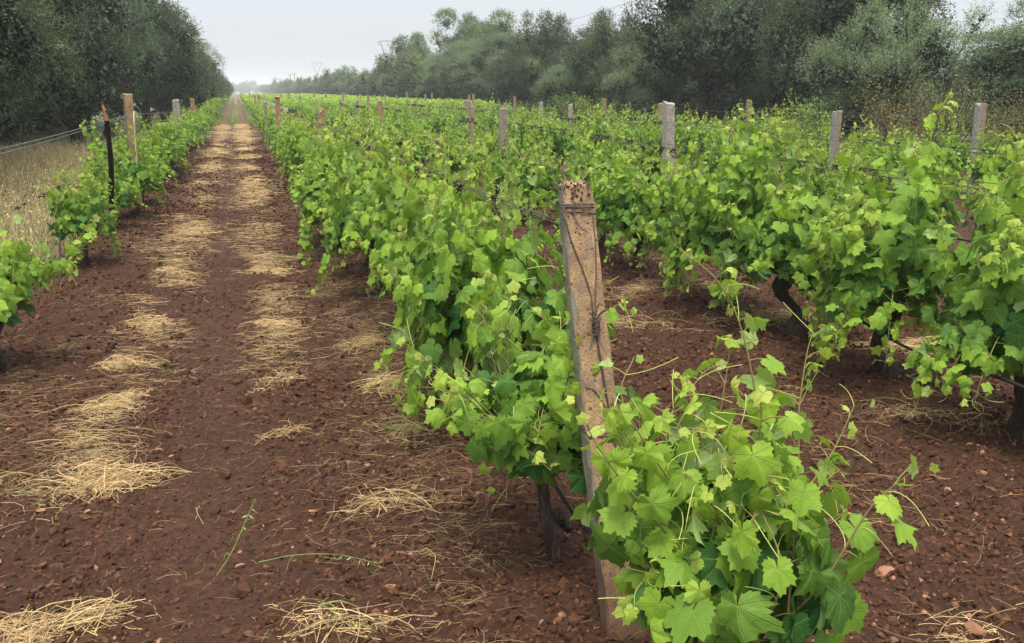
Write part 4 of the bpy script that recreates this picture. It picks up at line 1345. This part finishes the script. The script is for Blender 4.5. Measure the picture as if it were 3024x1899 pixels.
# ------------------------------------------------------------------ trees
def gen_tree(seed, H, R, nt_=4200, leaf=.062, lw=.34, style='olive', low=.5, lobes=18, core=5000, per=11, tips=0.12, twig=.34, coresz=.16, spire=0):
    r_ = np.random.default_rng(seed)
    mb = MB()
    cs, rs = [], []
    ch = (H - low) / 2
    for i in range(lobes):
        u = norm(r_.standard_normal(3)) * r_.random() ** .33
        rad = R * r_.uniform(.16, .36)
        c = np.array([u[0] * (R - rad * .8), u[1] * (R - rad * .8), low + ch + u[2] * (ch - rad * .75)])
        k_ = 1 - .35 * max(0, u[2]); c[0] *= k_; c[1] *= k_
        cs.append(c); rs.append(rad)
    for i in range(spire):
        a = r_.uniform(0, 6.3); rr = r_.uniform(0, .75) * R
        rad = R * r_.uniform(.09, .15)
        z = H - .15 * rr + r_.uniform(-.1, .5)
        for q in range(3):
            cs.append(np.array([rr * math.cos(a) + q * .1, rr * math.sin(a), z - q * rad * 1.1])); rs.append(rad * (1 + .25 * q))
    cs = np.array(cs); rs = np.array(rs)
    pr_ = rs ** 2 / (rs ** 2).sum()
    n = nt_
    li = r_.choice(len(cs), n, p=pr_)
    d = norm(r_.standard_normal((n, 3)) + [0, 0, .85])
    sh = r_.uniform(.72, 1.06, n)
    P = cs[li] + d * (rs[li] * sh)[:, None]
    # drop most twigs buried in another lobe
    dist = np.linalg.norm(P[:, None] - cs[None], axis=2) / rs[None]
    dist[np.arange(n), li] = 9
    keep = (dist.min(1) > .93) | (r_.random(n) < .15)
    P, d, li = P[keep], d[keep], li[keep]; n = len(P)
    P = P[:, :] ; 
    tw_ = norm(d * .55 + [0, 0, .55] + r_.normal(0, .4, (n, 3)))
    Lw = twig * r_.uniform(.5, 1.3, n)
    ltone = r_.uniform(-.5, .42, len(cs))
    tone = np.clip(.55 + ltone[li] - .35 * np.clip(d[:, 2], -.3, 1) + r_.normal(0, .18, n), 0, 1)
    hi = (P[:, 2] - low) / (H - low)
    young = (r_.random(n) < tips * np.clip(hi * 2 - .6, 0, 1.6))
    t = np.linspace(0, 1, per)
    LP = P[:, None] + tw_[:, None] * (t[None, :, None] * Lw[:, None, None]) + r_.normal(0, .022, (n, per, 3))
    ld = norm(tw_[:, None] * .7 + r_.normal(0, .62, (n, per, 3)))
    ln = norm(np.cross(ld, r_.standard_normal((n, per, 3))) + [0, 0, .35])
    Rr = frames(ln.reshape(-1, 3), ld.reshape(-1, 3))
    sz = leaf * r_.uniform(.7, 1.3, n * per)
    T = np.array([[0, 0, 0], [lw / 2, .5, .03], [0, 1, 0], [-lw / 2, .5, .03]])
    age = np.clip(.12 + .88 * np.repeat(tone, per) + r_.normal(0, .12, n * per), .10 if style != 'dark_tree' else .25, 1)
    age[np.repeat(young, per)] = r_.uniform(0, .15, int(young.sum()) * per)
    col = np.stack([r_.random(n * per), age, r_.random(n * per)], 1)
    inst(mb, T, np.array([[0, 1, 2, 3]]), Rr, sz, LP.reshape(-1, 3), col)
    # inner foliage, all in the darkest leaf colour to deepen the crown's shade
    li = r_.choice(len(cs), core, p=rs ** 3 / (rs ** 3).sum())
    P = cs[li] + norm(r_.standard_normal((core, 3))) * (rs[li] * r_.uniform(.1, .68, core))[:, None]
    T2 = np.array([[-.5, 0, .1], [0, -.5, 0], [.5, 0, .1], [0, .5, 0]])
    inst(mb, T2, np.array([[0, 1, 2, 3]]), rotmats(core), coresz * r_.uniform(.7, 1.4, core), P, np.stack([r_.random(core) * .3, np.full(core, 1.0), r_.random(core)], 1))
    crown = mb.mesh('crown', M[style])
    tb = MB()
    base = np.zeros(3)
    fork = np.array([r_.normal(0, .15), r_.normal(0, .15), max(.6, low * .9)])
    tube(tb, spline([base - [0, 0, .2], base + [0, 0, .05], fork * .6, fork], 9), np.linspace(.09, .065, 9) * R, 10, rough=.1)
    for i in r_.choice(len(cs), min(9, len(cs)), replace=False):
        c = cs[i]
        tube(tb, spline([fork, fork + (c - fork) * .45 + r_.normal(0, .12, 3), c], 8), np.linspace(.030, .007, 8) * R, 6, rough=.08)
    trunk = tb.mesh('trunk', M['tree_bark'], True)
    return {'crown': crown, 'trunk': trunk}

TV = {}
KIND = {'oliveA': (1, 6.2, 3.1, 12000, .07, .30, 'olive', .35, 46, 16000, 12, .15, .36), 'oliveB': (2, 6.6, 3.0, 12000, .07, .30, 'olive', .3, 42, 16000, 12, .25, .36),
        'darkA': (3, 6.2, 3.1, 12000, .068, .45, 'dark_tree', .3, 48, 16000, 11, .03, .3), 'darkB': (4, 5.0, 2.8, 9500, .075, .45, 'dark_tree', .4, 38, 12000, 11, .10, .3, .09, 7),
        'greenA': (5, 7.2, 2.9, 5600, .09, .4, 'green_tree', 2.0, 22, 6000, 10, .2, .36), 'smallO': (6, 3.3, 1.8, 5200, .062, .3, 'olive', .2, 20, 6000, 12, .7, .36, .08, 4),
        'farO': (7, 5.0, 2.9, 3000, .13, .42, 'olive', .2, 34, 3600, 8, .3, .4, .22, 3), 'farD': (8, 5.0, 2.9, 3000, .13, .45, 'dark_tree', .2, 34, 3600, 8, .03, .4, .22, 2),
        'farG': (9, 5.6, 2.7, 2800, .14, .45, 'green_tree', .6, 22, 3000, 8, .2, .4, .22, 3)}
for k_, a in KIND.items():
    sp_ = a[14] if len(a) > 14 else 0
    cz = a[13] if len(a) > 13 else .10
    TV[k_] = gen_tree(*a[:5], a[5], a[6], a[7], a[8], a[9], a[10], a[11], a[12], cz, sp_)
    co = np.empty(len(TV[k_]['crown'].vertices) * 3, np.float32)
    TV[k_]['crown'].vertices.foreach_get('co', co); co = co.reshape(-1, 3)
    TV[k_]['size'] = (float(np.percentile(co[:, 2], 99.6)), float(np.percentile(np.hypot(co[:, 0], co[:, 1]), 98)))
    print(k_, TV[k_]['size'])
print('trees done')

def tree(kind, x, y, H, R, label, group, rz=None, name='olive_tree', z=0.0):
    base = TV[kind]['size']
    r = empty(name, (x, y, z), random.uniform(0, 6.28) if rz is None else rz)
    r.scale = (R / base[1], R / base[1], H / base[0])
    tag(r, label, 'tree', group)
    for nm in ('crown', 'trunk'): link(nm, TV[kind][nm], r)
    return r

LG = 'olive trees lining the left side'
LT = [('darkA', -7.2, 9.0, 6.6, 3.4, 'dark dense olive tree cut off by the left picture edge'),
      ('oliveB', -5.7, 10.6, 5.6, 2.5, 'olive tree with low branches above the oat grass at the left edge'),
      ('oliveA', -5.3, 14.8, 6.9, 2.7, 'large grey-green olive tree, first one fully inside the left side'),
      ('oliveB', -5.2, 19.9, 6.6, 2.5, 'silvery olive tree behind the broken stake'),
      ('darkA', -5.5, 25.2, 6.3, 2.4, 'dark shaded olive tree behind the broad brown post'),
      ('oliveA', -4.5, 30.6, 6.5, 2.5, 'round olive tree above the pale left-row post'),
      ('oliveB', -4.4, 36.8, 5.9, 2.4, 'tall olive tree sloping down to the sky at the left side'),
      ('darkA', -3.7, 43.0, 6.1, 2.5, 'olive tree whose crown bulges towards the track end'),
      ('oliveA', -3.5, 50.5, 5.5, 2.6, 'olive tree forming the rounded right edge of the left tree wall'),
      ('oliveB', -3.2, 57.5, 5.2, 2.6, 'last large olive tree of the left wall, nearest the vanishing track')]
for kd, x, y, H, R, lab in LT: tree(kd, x, y, H, R, lab, LG)
y = 64; i = 0
while y < 420:
    d = ORD[i] if i < 20 else ordinal(i)
    tree(random.choice(['farO', 'farD']), -3.6 + random.uniform(-.3, .2), y, random.uniform(3.9, 4.8), random.uniform(2.7, 3.0), 'faded olive tree past the left tree wall, %s going away' % d, LG)
    y += random.uniform(6, 8.5) * (1 if y < 200 else 2.2); i += 1
# second line of trees behind the left wall
for i, (x, y) in enumerate([(-11.5, 14), (-11, 21), (-10.5, 28), (-10.5, 36), (-10, 45), (-12.5, 8), (-9.3, 17.5), (-9, 24.5), (-10, 55), (-15, 11), (-15, 19)]):
    tree('farD', x, y, 8.0, 4.0, 'dark tree hidden mostly behind the left olive wall, %s from the viewer' % ORD[i], LG)

RG = 'trees lining the right side of the field'
RT = [('darkA', 17.4, 33.5, 7.6, 3.4, 'very tall dark tree with a rounded left shoulder against the sky'),
      ('oliveA', 17.6, 29.2, 7.4, 3.0, 'tall dark tree in the middle of the big right clump'),
      ('darkA', 17.4, 25.2, 7.0, 2.6, 'tall dark tree behind the paler small olive'),
      ('smallO', 16.2, 22.6, 3.9, 1.7, 'paler grey-green small olive with upright tips before the big clump'),
      ('smallO', 16.4, 20.5, 3.7, 1.6, 'small silvery olive at the right end of the big clump'),
      ('oliveB', 17.7, 17.6, 3.9, 2.3, 'brownish thin-leaved olive cut by the right picture edge'),
      ('smallO', 15.9, 37.0, 3.4, 1.6, 'grey-green olive sucker bush left of the big dark clump'),
      ('darkB', 16.8, 38.5, 4.3, 2.4, 'dark tree with brown shoot tips next to the tall clump'),
      ('darkB', 16.6, 42.5, 5.1, 2.1, 'dark tree with wispy tan tips, second left of the tall clump'),
      ('darkB', 16.9, 46.5, 4.6, 2.4, 'dark tree with a forked trunk and tan tips'),
      ('darkB', 16.5, 51.0, 5.7, 2.2, 'dark tree topped by two tall tan shoots'),
      ('darkB', 16.7, 56.0, 5.0, 2.5, 'brownish tree right of the tall light green one'),
      ('greenA', 18.9, 78.0, 8.0, 3.4, 'tall light green tree rising above the right tree line'),
      ('smallO', 14.9, 44.5, 3.2, 1.7, 'pale silvery olive bush at the foot of the dark trees'),
      ('oliveB', 16.4, 61.5, 5.2, 2.9, 'grey olive tree below the tall light green one'),
      ('oliveA', 16.4, 67.0, 5.0, 2.9, 'dark olive just left below the tall light green tree'),
      ('oliveB', 16.4, 73.0, 5.2, 2.9, 'olive with a rounded top between two taller trees'),
      ('greenA', 18.4, 102.0, 7.4, 2.8, 'second light green tree poking above the line near the pylon')]
for kd, x, y, H, R, lab in RT: tree(kd, x, y, H, R, lab, RG, name='tree' if kd.startswith(('dark', 'green')) else 'olive_tree')
y = 79.0; i = 0
while y < 640:
    H = 5.2 if y < 92 else 4.7
    tree(random.choice(['farO', 'farD', 'farO', 'farG']), 16.4 + random.uniform(-.5, .5), y, H * random.uniform(.78, 1.18), random.uniform(2.3, 3.3),
         'hazy tree in the receding right line, %s past the light green trees' % ordinal(i), RG, name='tree')
    y += random.uniform(5, 6.6) * (1 if y < 160 else (1.6 if y < 300 else 2.8)); i += 1
# behind the right line, filling gaps low down
for i, (x, y) in enumerate([(24, 42), (24, 36), (23.5, 45), (23, 54), (23, 64), (23, 76), (23, 90), (24, 49)]):
    tree('farD', x, y, 4.2, 3.6, 'low dark tree glimpsed behind the right tree line, %s from the right' % ORD[i], RG, name='tree')
for i in range(13):
    tree('farD', 20.8 + random.uniform(-.5, .8), 17 + i * 4.4, random.uniform(1.9, 2.6), 2.6, 'low dark bush in the shade behind the right tree line, %s from the right' % ORD[i], 'dark undergrowth bushes', name='bush')
for i in range(13):
    tree('farD', -7.9 + random.uniform(-.4, .4), 9.5 + i * 3.6, random.uniform(2.3, 3.0), 2.4, 'low dark bush in the shade under the left olive trees, %s from the viewer' % ORD[i], 'dark undergrowth bushes', name='bush')
# far end of the field
BG = 'misty trees closing the far end of the field'
for i in range(44):
    x = -60 + i * 6.4 + random.uniform(-1.5, 1.5)
    tree(random.choice(['farO', 'farD']), x, 820 + random.uniform(-60, 120), random.uniform(8.0, 13.0), random.uniform(7.5, 10),
         'misty tree closing the far end of the field', BG, name='tree', z=-1.2)
tree('farD', 24.0, 640, 10.5, 1.5, 'narrow pointed cypress-like tree above the misty far trees', BG, name='cypress_tree')

# ------------------------------------------------------------------ shrubs, tall dry grass
def gen_shrub(seed, H, R, style='shrub', leaf=.07, lw=.55, n=900, stems=14, per=9):
    r_ = np.random.default_rng(seed)
    mb = MB(); sb_ = MB()
    for i in range(stems):
        a = r_.uniform(0, 6.28); e_ = np.array([math.cos(a) * R * r_.uniform(.3, 1), math.sin(a) * R * r_.uniform(.3, 1), H * r_.uniform(.6, 1.05)])
        P = spline([(0, 0, 0), e_ * [.3, .3, .55], e_], 9)
        tube(sb_, P, np.linspace(.012, .004, 9), 4, cap=False)
        k_ = n // stems
        t = r_.random(k_) ** .6
        q = P[np.minimum((t * 9).astype(int), 8)] + r_.normal(0, .13 * R + .03, (k_, 3))
        q[:, 2] = np.abs(q[:, 2])
        nn = norm(r_.standard_normal((k_, 3)) + [0, 0, .8]); tt = norm(r_.standard_normal((k_, 3)))
        T = np.array([[0, 0, 0], [lw / 2, .5, .03], [0, 1, 0], [-lw / 2, .5, .03]])
        inst(mb, T, np.array([[0, 1, 2, 3]]), frames(nn, tt), leaf * r_.uniform(.6, 1.3, k_), q, np.stack([r_.random(k_), np.clip(r_.normal(.4, .22, k_), 0, 1), r_.random(k_)], 1))
    return {'foliage': mb.mesh('foliage', M[style]), 'stems': sb_.mesh('stems', M['tree_bark'], True)}
M['dryshrub'] = leaf_material('dry_shrub_leaf', (0.36, 0.30, 0.13), (0.20, 0.17, 0.075), (0.12, 0.12, 0.05), (0.25, 0.22, 0.12), veins=False, trans=0.3)
SHR = [gen_shrub(1, 1.5, .8, n=2600), gen_shrub(2, 1.2, .6, n=1800), gen_shrub(3, 1.7, .9, 'dryshrub', .05, .35, 3400, 26)]
def shrub(k_, px, py, y, sc, label):
    p = at(px, py, y)
    r = empty('shrub', (p[0], y, 0), random.uniform(0, 6), 1)
    r.scale = sc if isinstance(sc, tuple) else (sc, sc, sc)
    tag(r, label, 'shrub', 'shrubs along the tree lines')
    for nm, me in SHR[k_].items(): link(nm, me, r)
shrub(0, 1925, 250, 19.6, .95, 'bright green shrub under the gap between the big right trees')
shrub(1, 1865, 260, 20.0, 1.0, 'lighter green shrub left of the bright one under the big right trees')
shrub(1, 1322, 250, 38, 1.2, 'yellow-green climbing vine bush left of the forked trunk')
shrub(1, 1385, 260, 34, 1.1, 'yellow-green bush right of the forked trunk')
shrub(2, 2250, 240, 14.6, 1.0, 'tall brownish dry shrub left of the rightmost post')
shrub(2, 2330, 260, 14.8, .9, 'olive-brown weedy shrub behind the rightmost post')
shrub(2, 2190, 250, 15.4, .95, 'thin grey-brown shrub at the foot of the small olive')
shrub(2, 2400, 250, 14.6, .9, 'dry shrub at the extreme right edge')
shrub(2, 2110, 260, 15.0, .95, 'sparse twiggy shrub beneath the small silvery olive')

gr = MB(); gg = MB()
def blades(mb, X, Y, H, wd, lean, col, seg=3):
    n = len(X)
    a = rng.uniform(0, 2 * math.pi, n); b = rng.uniform(0, 2 * math.pi, n)
    t = np.linspace(0, 1, seg + 1)
    z = soil_h(X, Y)[:, None] + H[:, None] * t[None] * (1 - .15 * np.abs(lean)[:, None] * t[None])
    dx = lean[:, None] * H[:, None] * t[None] ** 2
    c = np.stack([X[:, None] + np.cos(a)[:, None] * dx, Y[:, None] + np.sin(a)[:, None] * dx, z], -1)
    ww = wd[:, None] * (1 - .85 * t[None])
    s_ = np.stack([np.cos(b)[:, None] * ww, np.sin(b)[:, None] * ww, 0 * ww], -1)
    V = np.stack([c - s_, c + s_], 2).reshape(-1, 3)
    base = (np.arange(n) * (seg + 1) * 2)[:, None]
    i = np.arange(seg)[None] * 2
    F = np.stack([base + i, base + i + 1, base + i + 3, base + i + 2], -1).reshape(-1, 4)
    mb.add(V, F, np.repeat(col, (seg + 1) * 2, axis=0))
    return c[:, -1]
n = 26000
Y = 4.5 + 22 * rng.random(n) ** 1.3; X = -1.75 - 3.6 * rng.random(n) ** .9
H = rng.uniform(.22, .62, n) * (0.65 + .55 * vnoise(X * .9, Y * .9, 31))
tipc = straw_col(n, 1.3, 1.55) * np.array([[.93, 1.0, 1.12]]) * np.where(rng.random((n, 1)) < .45, np.array([[.68, .88, .72]]), 1.0)
tips_ = blades(gr, X, Y, H, rng.uniform(.0012, .0028, n), rng.uniform(.05, .6, n), tipc)
m_ = rng.random(n) < .5
P = tips_[m_]
for q in range(3):
    PP = P + rng.normal(0, .018, P.shape) - [0, 0, .03 * q]
    T = np.array([[0, 0, 0], [.16, .5, .1], [0, 1, 0], [-.16, .5, .1]])
    k_ = len(PP)
    inst(gr, T, np.array([[0, 1, 2, 3]]), frames(norm(rng.standard_normal((k_, 3))), np.tile([0., 0, -1], (k_, 1)) + rng.normal(0, .4, (k_, 3))), rng.uniform(.018, .032, k_), PP, straw_col(k_, 1.4, 1.7) * np.array([[.95, 1.0, 1.1]]))
tag(gr.build('dry_grass', M['straw']), 'tall dry oat grass between the left trees and left row', kind='stuff')
# greener grass under the left trees, along the far track and verge
n = 16000
Y = 8 + 52 * rng.random(n) ** 1.2; X = -2.0 - 4.5 * rng.random(n)
blades(gg, X, Y, rng.uniform(.1, .36, n), rng.uniform(.003, .007, n), rng.uniform(.1, .8, n), np.array([[.8, .8, 1.0]]) * rng.uniform(.5, 1.1, (n, 1)), 2)
n = 9000
Y = 50 + 70 * rng.random(n) ** 1.3
side = rng.random(n); X = np.where(side < .3, rng.normal(-.18, .12, n), np.where(side < .65, rng.uniform(-1.25, -.85, n), rng.uniform(.5, .85, n)))
blades(gg, X, Y, rng.uniform(.05, .2, n), rng.uniform(.006, .016, n), rng.uniform(.1, .8, n), np.array([[1.1, 1.0, 1.0]]) * rng.uniform(.7, 1.3, (n, 1)), 2)
n = 14000
Y = 12 + 50 * rng.random(n); X = 14.3 + 4 * rng.random(n)
blades(gg, X, Y, rng.uniform(.2, .7, n), rng.uniform(.004, .010, n), rng.uniform(.1, .8, n), np.array([[1.0, .9, .9]]) * rng.uniform(.5, 1.2, (n, 1)), 2)
tag(gg.build('verge_grass', M['greengrass']), 'green and grey grass under the trees and on the far track', kind='stuff')

# single oat stalks lying on the soil
def stalk(pts, label, green=True, spikes=10):
    P0 = np.array(pts[0], float)
    mb = MB()
    P = spline([np.array(p) - P0 for p in pts], 14)
    c = (.72, .78, .62)
    tube(mb, P, np.linspace(.0018, .0009, 14), 4, c, cap=False)
    for q in range(spikes):
        i = 8 + q % 6
        T = np.array([[0, 0, 0], [.11, .5, .05], [0, 1, 0], [-.11, .5, .05]])
        inst(mb, T, np.array([[0, 1, 2, 3]]), frames(norm(rng.standard_normal((1, 3)) + [0, 0, .4]), norm(np.array([[rng.normal(), -.5, -.6]]))), np.array([rng.uniform(.02, .032)]), P[i:i + 1], np.array([[1.1, 1.15, 1.0]]))
    for q in (4,):
        e_ = P[q] + rng.normal(0, .06, 3) + [0, 0, .01]
        tube(mb, spline([P[q], (P[q] + e_) / 2 + [0, 0, .02], e_], 5), [.003, .003, .0025, .002, .001], 3, c, cap=False)
    o = mb.build('grass_stalk', M['greengrass'] if green else M['straw'])
    o.location = P0
    tag(o, label, 'grass stalk', 'loose stalks on the soil')
G = lambda px, py, z=.01: np.array([*ground_at(px, py), z + 0.01])
stalk([G(510, 1365), G(545, 1325, .03), G(580, 1280, .08), G(605, 1245, .12)], 'green oat stalk standing out of the bare wheel track')
stalk([G(610, 1340, .02), G(700, 1335, .04), G(800, 1335, .04), G(890, 1350, .03)], 'green oat stalk lying flat left of a reddish stone', spikes=14)
stalk([G(700, 1435, .02), G(760, 1450, .03), G(800, 1475, .03), G(880, 1500, .02)], 'dull green stalk lying at the bottom of the picture')
stalk([G(380, 900, .03), G(400, 893, .03), G(420, 888, .03)], 'short silvery green sprig right of the left straw', spikes=6)
stalk([G(1010, 1320, .02), G(1025, 1345, .05), G(1015, 1380, .02)], 'curled dry stem left of the nearest trunk', False, 2)
stalk([G(470, 1200, .01), G(465, 1225, .03), G(480, 1245, .01)], 'whitish forked dry stem on the wheel track', False, 2)

# ------------------------------------------------------------------ pylons and power line
def pylon(x, y, H, W, label, red=False):
    r = empty('power_pylon', (x, y, 0))
    tag(r, label, 'pylon', 'power line pylons')
    mb = MB(); tube(mb, [(0, 0, -.2), (0, 0, H * .68)], [.32, .20], 8); mb.build('mast', M['steel'], r)
    mb = MB()
    zf = H * .66
    for s_ in (-1, 1):
        tube(mb, [(0, 0, zf - 1.2), (s_ * .12 * W, 0, zf + .4), (s_ * W / 2 * .92, 0, H)], [.16, .12, .08], 6)
        tube(mb, [(s_ * .12 * W, 0, zf + .4), (s_ * .05 * W, 0, zf - .4)], .06, 5)
    mb.build('fork', M['pylon_red'] if red else M['steel'], r)
    mb = MB()
    tube(mb, spline([(-W / 2 * 1.15, 0, H - .12), (-W / 4, 0, H + .05), (W / 4, 0, H + .05), (W / 2 * 1.15, 0, H - .12)], 9), .09, 6)
    mb.build('crossarm', M['steel'], r)
    for q in (-1, 0, 1):
        mb = MB(); tube(mb, [(q * W / 2 * 1.12, 0, H - .1), (q * W / 2 * 1.12, 0, H - .9)], [.07, .1], 6); mb.build('insulator', M['steel'], r)
    return r
W_ = 3.9
pyl = []
for px, py, y, lab, red in ((912, 97, 225, 'largest pylon with V-shaped head above the right tree line', True), (745, 148, 415, 'paler mid-distance pylon standing above the hazy trees', False),
                        (646, 184, 640, 'faint pylon beyond the paler one', False)):
    p = at(px, py, y)
    pylon(p[0], y, p[2], W_, lab, red); pyl.append(p)
for px, py, y, lab in ((682, 174, 470, 'thin faint pole right of the faint far pylon'), (692, 172, 440, 'thin faint pole next to another thin pole')):
    p = at(px, py, y)
    r = empty('utility_pole', (p[0], y, 0)); tag(r, lab, 'pole')
    mb = MB(); tube(mb, [(0, 0, -.2), (0, 0, p[2])], [.3, .2], 6); mb.build('mast', M['steel'], r)
    mb = MB(); tube(mb, [(-1, 0, p[2] - .4), (1, 0, p[2] - .4)], .12, 4); mb.build('crossarm', M['steel'], r)
A = pyl[0]
near = [at(1950, -190, 60), at(2060, -170, 60), at(2160, -120, 60)]
ends = [(1513, -2, 'upper'), (1580, -20, 'middle'), (1640, -10, 'lower')]
lines = [[(600, 150), 'uppermost'], [(650, 160), 'middle'], [(700, 170), 'lowest']]
for q, (pa, pb, nm) in enumerate((((1270, 62), (1510, -4), 'uppermost'), ((1300, 72), (1600, -8), 'middle'), ((1330, 85), (1620, 12), 'lowest'))):
    p0 = np.array([A[0] + (q - 1) * W_ / 2 * 1.12, A[1], A[2] - .9])
    p1 = at(pa[0], pa[1], 118); p2 = at(pb[0], pb[1], 78)
    p3 = p2 + (p2 - p1) * .9 + np.array([0, 0, 1.0])
    mb = MB(); tube(mb, spline([p0, p0 + (p1 - p0) * .5 + [0, 0, -.25], p1, p2, p3], 40) - p0, .022, 4, cap=False)
    o = mb.build('power_line', M['steel']); o.location = p0
    tag(o, '%s of the three thin overhead cables crossing the sky above the right trees' % nm, 'power line', 'overhead cables')

# ------------------------------------------------------------------ haze
m, n, out = mat('haze')
pv = n.nodes.new('ShaderNodeVolumePrincipled')
pv.inputs['Color'].default_value = (0.93, 0.96, 1.0, 1)
pv.inputs['Density'].default_value = 0.0008
pv.inputs['Anisotropy'].default_value = 0.0
n.links.new(pv.outputs[0], out.inputs['Volume'])
hb = MB()
x0, x1, y0, y1, z0_, z1_ = -720, 920, -320, 1420, -1.6, 17.5
V = [(x, y, z) for z in (z0_, z1_) for y in (y0, y1) for x in (x0, x1)]
hb.add(V, [[0, 2, 3, 1], [4, 5, 7, 6], [0, 1, 5, 4], [2, 6, 7, 3], [0, 4, 6, 2], [1, 3, 7, 5]])
tag(hb.build('haze', m), kind='stuff')
print('objects', len(bpy.data.objects))
